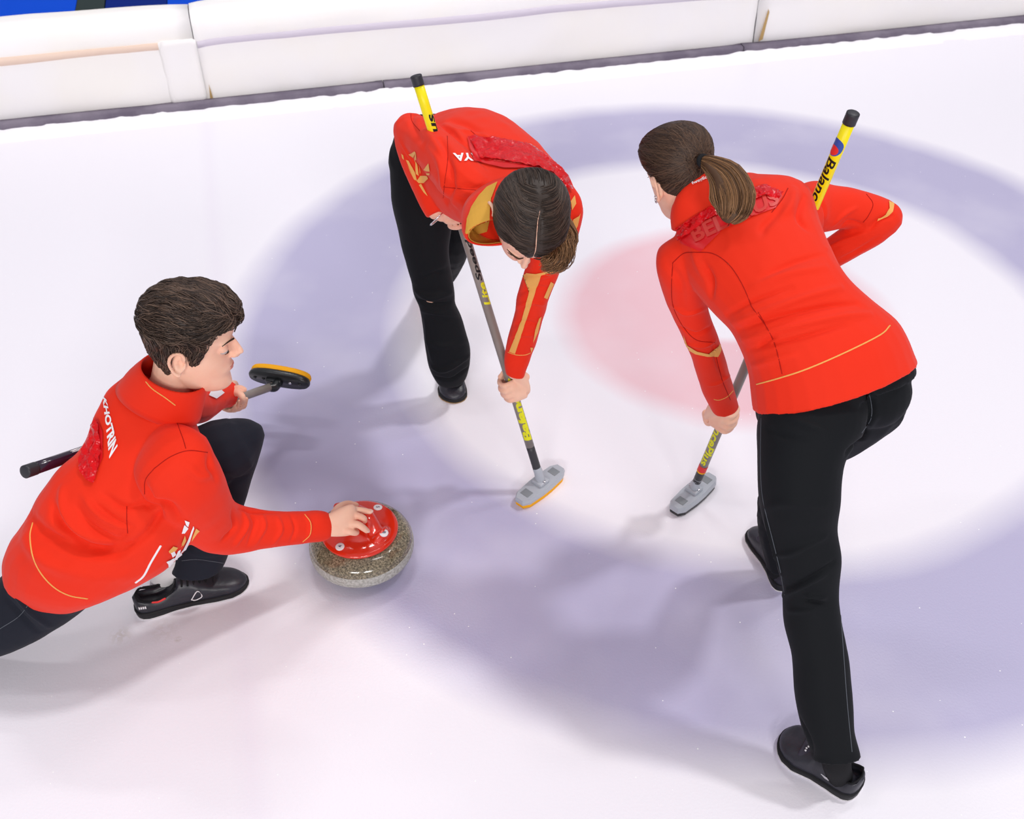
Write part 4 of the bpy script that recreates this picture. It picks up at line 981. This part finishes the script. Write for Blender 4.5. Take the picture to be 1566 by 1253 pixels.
cm = wall_ring([(862, 300, 706, 328, 2.40, .60, -.08), (848, 325, 706, 348, 2.345, .56, -.08), (822, 345, 712, 360, 2.31, .46, -.06)], th=.006)
colM = mesh_obj('collar', cm, M['red'], jacketM); mesh_obj('collar_lining', inner_face([(862, 300, 706, 328, 2.40, .60, -.08), (848, 325, 706, 348, 2.345, .56, -.08), (822, 345, 712, 360, 2.31, .46, -.06)], .0072), M['goldlin'], colM)
bcm = bvh_of(join(cm, jm))
decal('collar_lining', bcm, [[(761, 279), (745, 287), (733, 300), (722, 317), (715, 336), (713, 357), (728, 358), (744, 354), (748, 342), (749, 325), (751, 305)]], M['goldlin'], jacketM, .003, 1.5, label='ochre collar lining')
text_on('lettering', bv, 'KAYA', [(746, 235), (693, 235), (697, 247), (748, 247)], M['white'], jacketM, .03, .0022, label='white capital letters')
decal('sticker', bv, [[(714, 211), (760, 214), (808, 222), (832, 240), (856, 262), (846, 270), (800, 258), (770, 258), (724, 247), (719, 228)]], M['redflap'], jacketM, .0035, label='darker red panel under the lettering')
text_on('lettering', bv, 'SINSK', [(800, 240), (745, 236), (745, 247), (798, 254)], M['redlet'], jacketM, .03, .0045, label='dark red letters under clear film')
V_, F_ = refine([(716, 210), (760, 213), (812, 223), (842, 247), (866, 270), (874, 292), (862, 286), (846, 268), (822, 258), (795, 252), (760, 246), (735, 244)], [tuple(range(12))], 3.0); g = on_surface(bv, V_, F_, .007)
g = (g[0] + normals(g) * np.array([[.0055 * noise.noise(Vector(v * 70)) + .002 * noise.noise(Vector(v * 150))] for v in g[0]]), g[1])
mesh_obj('tape', g, M['tape'], jacketM)['label'] = 'crumpled glossy clear red tape'
# gold crystal print on the folded arm
K = lambda L_: [(570 + a / 3.685, 90 + b / 3.685) for a, b in L_]
decal('print', bv, [K(q) for q in ([(205, 540), (240, 522), (246, 530), (232, 556)], [(238, 560), (247, 530), (252, 600), (262, 660), (246, 650)], [(190, 570), (205, 575), (240, 640), (252, 690), (235, 680)], [(262, 600), (268, 650), (272, 640), (264, 590)],
    [(290, 625), (318, 590), (325, 635), (305, 632)], [(285, 640), (325, 645), (322, 655), (290, 650)], [(250, 690), (272, 660), (322, 660), (325, 668), (290, 700), (262, 702)], [(165, 535), (175, 545), (180, 570), (170, 560)], [(262, 712), (275, 705), (300, 750), (312, 775), (290, 755)], [(195, 590), (215, 640), (240, 690), (222, 650)])], M['gold'], jacketM, label='gold crystal pattern')
piping('stripe', bv, [(602, 215), (600, 203), (601, 194), (606, 184), (614, 176), (624, 171)], .0035, M['gold'], jacketM, 'gold stripe round the elbow')
D5 = lambda L_: [(600 + a / 2.982, 380 + b / 2.982) for a, b in L_]
decal('stripe', bv, [D5([(598, 112), (655, 116), (740, 96), (742, 104), (680, 124), (655, 190), (610, 330), (560, 480), (535, 470), (590, 330), (625, 200), (648, 126), (598, 124)]), D5([(722, 150), (735, 160), (705, 230), (690, 222)]), D5([(668, 318), (678, 310), (662, 380), (640, 430), (650, 370)]), D5([(628, 450), (640, 452), (632, 475)])], M['gold'], jacketM, label='gold stripes down the straight sleeve')
decal('print', bv, [[(876, 335), (884, 330), (886, 326), (882, 345), (876, 356), (870, 366), (872, 350)], [(871, 308), (878, 300), (880, 312), (874, 322)]], M['gold'], jacketM, .004, label='gold pattern on the shoulder')
piping('piping', bv, [(777, 539), (790, 543), (803, 543), (811, 540)], .0012, M['gold'], jacketM, 'thin gold piping at the cuff')
for pts in ([(684, 208), (685, 240), (680, 280), (678, 303)], [(678, 286), (705, 289), (740, 292)], [(628, 168), (630, 185), (642, 200)], [(720, 200), (735, 215), (733, 235)]):
    piping('seam', bv, pts, .0010, M['redseam'], jacketM)
# hair
def insM(p):
    x, y, z = p; low = (z + .075 + .30 * (y + .09)) / .02
    side = ((.012 - y) + .9 * (z - .012)) / .03 if y <= .06 else -1
    top = (z - (.070 + .010 * smooth01(.0, .05, abs(x)) - 1.0 * max(0, abs(x) - .045))) / .02
    return max(-1, min(1, min(low, max(side, top))))
def htM(p): return .009 + .003 * smooth01(-.02, .09, p[2]) - .008 * math.exp(-(p[0] / .004) ** 2) * smooth01(.0, .03, p[1]) * .7
def flM(p, n):
    s = 1 if p[0] > 0 else -1
    if abs(p[0]) < .0018 and p[1] > .02: return None
    t = np.array([.0, -.095, -.055]) - p
    if np.linalg.norm(t) < .02: return None
    a = smooth01(.055, .0, abs(p[0])) * (1 if p[1] > -.06 else 0)
    return nrm(t) + a * np.array([s * 1.3, .1, 0])
hairM = hair('hair', bodyM, M['hairM'], RM, pM, sM, insM, htM, flM, 3600, 15, .010, .0010, jit=.07, bumps=.001, lift=.0008, seed=9, toneb=(0, .6))
nap = HL(RM, pM, sM, (-.012, -.112, -.050))
lock_bundle('ponytail', bodyM, M['hairT'], [nap, at(868, 350, 2.36), at(866, 375, 2.31), at(858, 393, 2.29), at(842, 401, 2.285), at(830, 397, 2.29)], [.016, .018, .020, .026, .024, .012], 420, .0010, seed=6, flat=.8, curl=.010, toneb=(.1, .8), k=22)
pt = [np.array(hairM.data.vertices[i].co) for i in ()]
bhm = BVHTree.FromPolygons([v.co for v in hairM.data.vertices], [tuple(p.vertices) for p in hairM.data.polygons])
pl = []
for yy, zz in ((.090, .085), (.078, .10), (.060, .118), (.040, .13), (.018, .14), (-.004, .145)):
    h = bhm.find_nearest(Vector(HL(RM, pM, sM, (.0008, yy, zz)))); pl.append(np.array(h[0]) + nrm(np.array(h[0]) - pM) * .0012)
mesh_obj('parting', tube(pl, [.0006, .0011, .0011, .0009, .0007, .0004], nseg=6), M['skin'], hairM)['label'] = 'pale centre parting'
# trousers and shoes
tm = remesh(join(rpx(m_rleg, k=.9, dome=(.6, .03)), tpx(m_lleg, dome=(.7, .03)), rpx([(735, 205, 604, 262, 2.94, .72, -.14), (728, 212, 602, 272, 2.96, .7, -.12), (725, 240, 600, 262, 2.98, .7, -.1)], k=.7)), TV, 9)
bt = bvh_of(tm)
tm = crease(tm, bt, [([(630, 440), (655, 455), (690, 448)], .012, .008), ([(632, 455), (660, 466), (696, 462)], .009, -.007), ([(645, 475), (670, 478), (700, 482)], .010, .006), ([(655, 560), (680, 566), (716, 545)], .009, .007), ([(660, 575), (690, 580), (715, 562)], .008, -.006),
    ([(650, 520), (680, 530), (715, 520)], .012, .003), ([(650, 490), (655, 520), (660, 550)], .008, .004), ([(640, 430), (660, 420), (690, 410)], .012, -.004)], wrinkle=.004, seed=18, scale=7)
trousM = mesh_obj('trousers', tm, M['black'], bodyM)
mesh_obj('sock', tube([at(690, 562, 3.31), ground(693, 583, .04)], [.038, .038]), M['elastic'], bodyM)
shoe(bodyM, ground(697, 562), ground(690, 617), w=.052, right=True, edge='tan', label='shiny black shoe with a tan welt, pointing at us')
mesh_obj('sock', tube([at(668, 425, 3.60), at(665, 433, 3.66), ground(664, 428, .04)], [.045, .042, .040]), M['elastic'], bodyM)
shoe(bodyM, ground(666, 417), ground(654, 447), w=.050, right=False)

# ------------------------------------------------------------------ crouching man letting go of the stone
b_torso = [(24, 885, 140, 922, 2.47, .80, -.04), (18, 854, 205, 897, 2.43, .74, -.04), (26, 822, 250, 872, 2.41, .72, -.04), (44, 792, 286, 838, 2.39, .70), (66, 752, 308, 800, 2.37, .68),
           (92, 716, 320, 760, 2.355, .62), (126, 682, 322, 718, 2.34, .56), (150, 630, 316, 684, 2.34, .58), (166, 598, 302, 655, 2.35, .62), (192, 576, 290, 632, 2.35, .7)]
b_rarm = [(280, 650, 222, 735, 2.30, .75), (313, 668, 222, 755, 2.27, .78), (333, 702, 233, 785, 2.31, .82), (343, 732, 262, 812, 2.38, .85), (353, 757, 298, 834, 2.45, .88),
          (370, 775, 332, 843, 2.50, .9), (395, 780, 370, 843, 2.54, .9), (428, 782, 424, 837, 2.59, .9), (462, 783, 466, 831, 2.64, .9), (490, 782, 490, 828, 2.675, .9), (502, 785, 499, 824, 2.69, .9)]
b_larm = [(235, 620, 2.46, .075), (262, 612, 2.52, .068), (292, 618, 2.64, .058), (318, 610, 2.75, .048), (337, 603, 2.82, .042), (349, 602, 2.85, .040)]
b_fleg = [(120, 810, 2.47, .100), (200, 770, 2.50, .098), (290, 715, 2.56, .090), (345, 688, 2.585, .084)]
b_shin = [(302, 672, 404, 668, 2.60, .8), (299, 715, 393, 712, 2.62, .82), (291, 768, 376, 764, 2.66, .85), (280, 818, 360, 816, 2.69, .88), (268, 855, 346, 858, 2.71, .9), (263, 868, 341, 868, 2.72, .9)]
b_tleg = [(95, 835, 205, 895, 2.42, .85), (32, 850, 156, 915, 2.46, .85), (5, 880, 106, 950, 2.48, .88), (-38, 905, 40, 990, 2.50, .9), (-95, 925, -30, 1010, 2.53, .9), (-160, 932, -110, 1005, 2.57, .9), (-240, 920, -215, 985, 2.62, .9), (-320, 905, -305, 965, 2.68, .9)]
RB = np.array([[.106, .978, .181], [-.993, .093, .077], [.058, -.188, .98]]); q_, _x = np.linalg.qr(RB); RB = q_ * np.sign(np.sum(q_ * RB, 0)); sB = 1.0
pB = np.array([-.719, 1.795, .842])
G3 = ground
# right hand over the stone's handle: bent fingers one by one
wr_ = G3(499, 804, .222)
hb = [loft([at(490, 805, 2.665), wr_, G3(516, 800, .218), G3(532, 796, .214), G3(540, 794, .208)], [nrm(UP) * a for a in (.028, .029, .037, .042, .040)], [.020, .019, .019, .017, .012], nseg=22, sub=5, ex=2.4, dome=(.2, .8))]
fing = [([(527, 782, .212), (540, 780, .218), (554, 781, .212), (566, 783, .203)], (.0108, .0100, .0092, .0078)),      # index, laid along the handle
        ([(534, 790, .213), (546, 789, .219), (556, 793, .210), (558, 797, .192)], (.0106, .0098, .0092, .0080)),
        ([(532, 802, .210), (546, 802, .212), (556, 808, .198), (561, 812, .184)], (.0108, .0100, .0092, .0080)),
        ([(524, 810, .206), (536, 814, .200), (545, 815, .182), (543, 809, .168)], (.0100, .0092, .0084, .0074)),
        ([(512, 786, .214), (520, 776, .206), (532, 771, .200), (545, 773, .196)], (.0135, .0120, .0105, .0085))]       # thumb on the far side
nlB = []
for pts, rr in fing:
    P_3 = [G3(*p) for p in pts]; hb.append(tube(P_3, rr, nseg=12, sub=5, ref=(0, 0, 1), dome=(.8, .9))); nlB.append((P_3[-1], P_3[-2], None, None, rr[-1]))
gB = on_shaft(BH, dB, 356, 607); tcb = nrm(C0 - gB)
g_, nl3 = grip_hand(gB, dB, -tcb * .85 + UP * .55, False, False, rs, at(345, 600, 2.86), sc=.96, thumb=False)
g_ += [tube([at(350, 598, 2.845), at(360, 595, 2.83), at(368, 594, 2.825), at(375, 597, 2.825)], [.0115, .0105, .0095, .008], nseg=12, sub=4), tube([at(352, 602, 2.835), at(364, 601, 2.815), at(371, 608, 2.805), at(371, 616, 2.815)], [.0115, .0105, .0095, .008], nseg=12, sub=4)]
parts = [xf(p, RB, pB, sB) for p in head_parts()] + hb + g_ + [
    tube([HL(RB, pB, sB, (0, -.025, -.02)), HL(RB, pB, sB, (0, -.035, -.085)), HL(RB, pB, sB, (0, -.05, -.14)), at(235, 625, 2.42)], [.052, .050, .052, .07], nseg=20),
    skin_scaled(b_torso[1:], .68, k=.66), skin_scaled(b_rarm, .66), tpx(shrink(b_larm, .74)), tpx(shrink(b_fleg, .82)), skin_scaled(b_shin, .78, k=.85), skin_scaled(b_tleg, .82),
    tube([at(302, 830, 2.69), at(292, 848, 2.70)], [.040, .034])]
bodyB = mesh_obj('person', ear_hollow(remesh(join(*parts), BV, 9), RB, pB, sB), M['skin'])
tag(bodyB, 'man with short brown hair crouching, one arm stretched out to the curling stone', 'person', 'curling players in red jackets')
face_bits(bodyB, RB, pB, sB)
add_nails(bodyB, [nlB[0]], M['nail'], out=nrm((-.2, -.2, 1)), sz=1.1); add_nails(bodyB, [nlB[2]], M['nail'], out=nrm((.2, -.4, 1)), sz=1.0)
jb = remesh(join(rpx(b_torso, dome=(.05, .5)), rpx(b_rarm, dome=(.4, .02)), tpx(b_larm, dome=(.8, .05))), JV, 7)
bv = bvh_of(jb)
J2 = lambda L_: [(a / 3.686, 680 + b / 3.686) for a, b in L_]
jb = crease(jb, bv, [
    (J2([(170, 400), (230, 480), (320, 540), (480, 610), (640, 620)]), .018, -.012), (J2([(130, 520), (190, 600), (300, 680), (450, 720)]), .022, .008), (J2([(330, 430), (420, 540), (560, 600), (720, 560)]), .014, -.012), (J2([(300, 330), (330, 450), (440, 580)]), .013, -.010),
    (J2([(350, 250), (360, 370), (430, 480), (540, 540)]), .012, .008), (J2([(430, 350), (500, 450), (650, 540), (720, 490)]), .011, -.008), (J2([(470, 290), (560, 400), (700, 470)]), .010, .006), (J2([(520, 330), (640, 420), (740, 460)]), .008, -.005),
    (J2([(580, 280), (700, 350), (810, 340)]), .009, -.006), (J2([(820, 230), (860, 320), (960, 350), (1010, 420)]), .013, -.012), (J2([(810, 330), (900, 380), (850, 470)]), .012, -.009), (J2([(500, 620), (640, 630), (760, 560), (900, 440)]), .013, -.008),
    (J2([(1180, 60), (1190, 130), (1220, 190)]), .010, -.006), (J2([(1050, 120), (1130, 180), (1200, 170)]), .012, .005), (J2([(1310, 380), (1330, 470), (1260, 540)]), .009, -.007), (J2([(1370, 380), (1390, 460), (1330, 560)]), .008, .006), (J2([(1410, 390), (1440, 450), (1400, 560)]), .008, -.005), (J2([(1480, 400), (1490, 470), (1440, 560)]), .007, .004), (J2([(1340, 360), (1420, 380), (1540, 385)]), .006, -.004),
    ([(425, 790), (430, 812), (418, 832)], .007, .004), ([(445, 788), (452, 810), (445, 830)], .006, -.004), ([(468, 790), (474, 806), (470, 825)], .006, .003), ([(240, 600), (255, 625), (280, 640)], .012, -.006)], wrinkle=.005, seed=21, scale=8)
jacketB = mesh_obj('jacket', jb, M['red'], bodyB); bv = bvh_of(jb)
cb = wall_ring([(184, 584, 302, 648, 2.33, .76), (202, 562, 308, 620, 2.305, .84), (220, 547, 313, 594, 2.28, .90)], th=.005)
mesh_obj('collar', cb, M['red'], jacketB); bcb = bvh_of(join(cb, jb))
piping('piping', bv, [(50, 800), (46, 820), (50, 850), (62, 876), (82, 898), (106, 911), (134, 916)], .0018, M['gold'], jacketB, 'thin gold piping above the hem')
piping('piping', bcb, [(223, 584), (233, 595), (252, 608), (268, 620)], .0014, M['gold'], jacketB, 'thin gold piping under the collar')
piping('piping', bv, [(466, 787), (475, 800), (474, 818), (463, 829)], .0012, M['gold'], jacketB, 'thin gold piping at the cuff')
for pts in ([(262, 620), (272, 650), (280, 672), (284, 686)], J2([(870, 135), (960, 70), (1060, 35), (1170, 45)]), J2([(870, 135), (820, 200), (815, 280)]), J2([(715, 350), (715, 430), (720, 500)])):
    piping('seam', bv, pts, .0011, M['redseam'], jacketB)
piping('pocket_edge', bv, J2([(765, 778), (810, 740), (850, 665), (905, 572)]), .0028, M['white'], jacketB, 'white pocket edge')
text_on('lettering', bv, 'KHOTRIN', [(158, 606), (168, 702), (181, 682), (164, 612)], M['white'], jacketB, .04, .0025, label='white capital letters down the back')
decal('flag', bv, [[(204, 583), (209, 585), (203, 604), (198, 600)]], M['redlet'], jacketB, label='small flag patch'); decal('flag', bv, [[(199, 590), (202, 591), (200, 603), (197, 600)]], M['beige'], jacketB, .003)
decal('sticker', bv, [[(150, 640), (158, 660), (158, 700), (150, 720), (141, 738), (126, 722), (124, 706), (135, 680), (146, 650)]], M['redflap'], jacketB, .003)
V_, F_ = refine([(146, 640), (153, 650), (156, 690), (152, 715), (144, 740), (134, 735), (124, 722), (123, 704), (132, 680), (142, 655)], [tuple(range(10))], 3.0); g = on_surface(bv, V_, F_, .0055)
g = (g[0] + normals(g) * np.array([[.0055 * noise.noise(Vector(v * 70)) + .002 * noise.noise(Vector(v * 150))] for v in g[0]]), g[1])
mesh_obj('tape', g, M['tape'], jacketB)['label'] = 'crumpled glossy clear red tape'
white_p = [J2(q) for q in ([(1042, 425), (1068, 435), (1060, 462), (1048, 450)], [(1022, 500), (1040, 450), (1062, 470), (1040, 498)], [(1090, 455), (1094, 470), (1070, 540), (1035, 610), (985, 670), (950, 690), (945, 680), (985, 650), (1030, 590), (1065, 520)], [(935, 660), (965, 655), (985, 635), (1000, 600), (1015, 590), (1012, 620), (985, 650), (950, 680)], [(960, 610), (980, 600), (990, 620), (970, 635)])]
decal('print', bv, white_p, M['white'], jacketB, label='white crystal pattern at the front hem')
decal('print', bv, [J2(q) for q in ([(948, 600), (975, 572), (1000, 580), (985, 600), (955, 612)], [(1020, 560), (1040, 510), (1046, 540), (1030, 570)], [(1105, 470), (1125, 485), (1110, 500), (1080, 545), (1085, 520)], [(1018, 575), (1030, 545), (1034, 560)])], M['gold'], jacketB, label='gold crystal pattern at the front hem')
decal('patch', bcb, [[(321, 600), (331, 592), (342, 601), (330, 610), (318, 605)]], M['white'], jacketB, .003, label='white patch on the far sleeve')
# hair
def insB(p):
    x, y, z = p; ax_ = abs(x)
    ear = math.hypot((y + .012) / .019, (z + .002) / .030) - 1 if ax_ > .045 else 9
    nape = (z + .078 - 2.2 * max(0, ax_ - .036)) / .02 if y < -.008 else 9
    sidev = ((-.018 - y) / .012) if z < .016 else ((.030 - y + .35 * (z - .016)) / .012)
    burn = min((.026 - y + .4 * z) / .008, (y - .000) / .006, (z + .010) / .012) if ax_ > .05 else -1
    top = (z - (.070 - .25 * max(0, ax_ - .045))) / .014
    return max(-1, min(1, min(nape, ear * 3, max(sidev, burn, top))))
def htB(p):
    up = smooth01(.02, .10, p[2]); fr = smooth01(-.02, .08, p[1])
    return .005 + .004 * smooth01(-.07, .0, p[2]) + up * (.011 + .009 * fr)
def flB(p, n):
    up = smooth01(.035, .075, p[2])
    return nrm(np.array([0, -.15, -1.0])) * (1 - up) + up * np.array([.35, 1.0, .1 + .5 * (p[1] > .03)])
hairB = hair('hair', bodyB, M['hairB'], RB, pB, sB, insB, htB, flB, 5200, 7, .0062, .0012, lift=.0022, jit=.55, bumps=.006, seed=12, toneb=(.0, .75))
# trousers, sock and shoes
tb = remesh(join(tpx(b_fleg, dome=(.5, .95)), rpx(b_shin, dome=(.75, .03)), rpx(b_tleg, dome=(.5, .03))), TV, 9)
bt = bvh_of(tb)
tb = crease(tb, bt, [([(20, 905), (45, 935), (75, 960)], .009, .006), ([(10, 915), (35, 945), (60, 968)], .008, -.005), ([(45, 895), (75, 925), (110, 938)], .009, .006), ([(60, 900), (95, 925), (130, 925)], .007, -.005), ([(310, 770), (335, 790), (368, 780)], .010, .005), ([(330, 720), (360, 735), (388, 725)], .012, -.004), ([(290, 845), (315, 850), (345, 845)], .007, .004)], wrinkle=.003, seed=31, scale=7)
trousB = mesh_obj('trousers', tb, M['navy'], bodyB); bt = bvh_of(tb)
piping('stitching', bt, [(50, 915), (30, 942), (0, 962)], .0009, M['stitch'], trousB)
piping('stitching', bt, [(278, 858), (300, 856), (325, 859), (343, 862)], .0008, M['stitch'], trousB)
mesh_obj('sock', tpx([(285, 855, 2.715, .044), (266, 866, 2.735, .040), (254, 878, 2.755, .037), (250, 893, 2.785, .037)], dome=(.3, .3)), M['sock'], bodyB)
sh, T_ = shoe(bodyB, ground(211, 938), ground(378, 887), w=.050, right=False, label='black leather lace-up shoe with a white sole edge')
mesh_obj('sock_cuff', T_(tube([(.024, .045, .053), (.025, .060, .049), (.024, .078, .053)], .004, nseg=8)), M['redprint'], sh)
mesh_obj('logo', T_(tube([(.0385, .140, .032), (.0365, .160, .055), (.0410, .168, .036), (.0405, .150, .028), (.0385, .140, .032)], .0014, nseg=6)), M['white'], sh)
for q in range(4): mesh_obj('heel_mark', T_(box((.0265 + q * .0012, .011 + q * .005, .046), .0035, .0035, .008)), M['white'], sh)
shoe(bodyB, at(-318, 940, 2.70), at(-318, 940, 2.70) + np.array([-.27, -.05, -.045]), right=True)
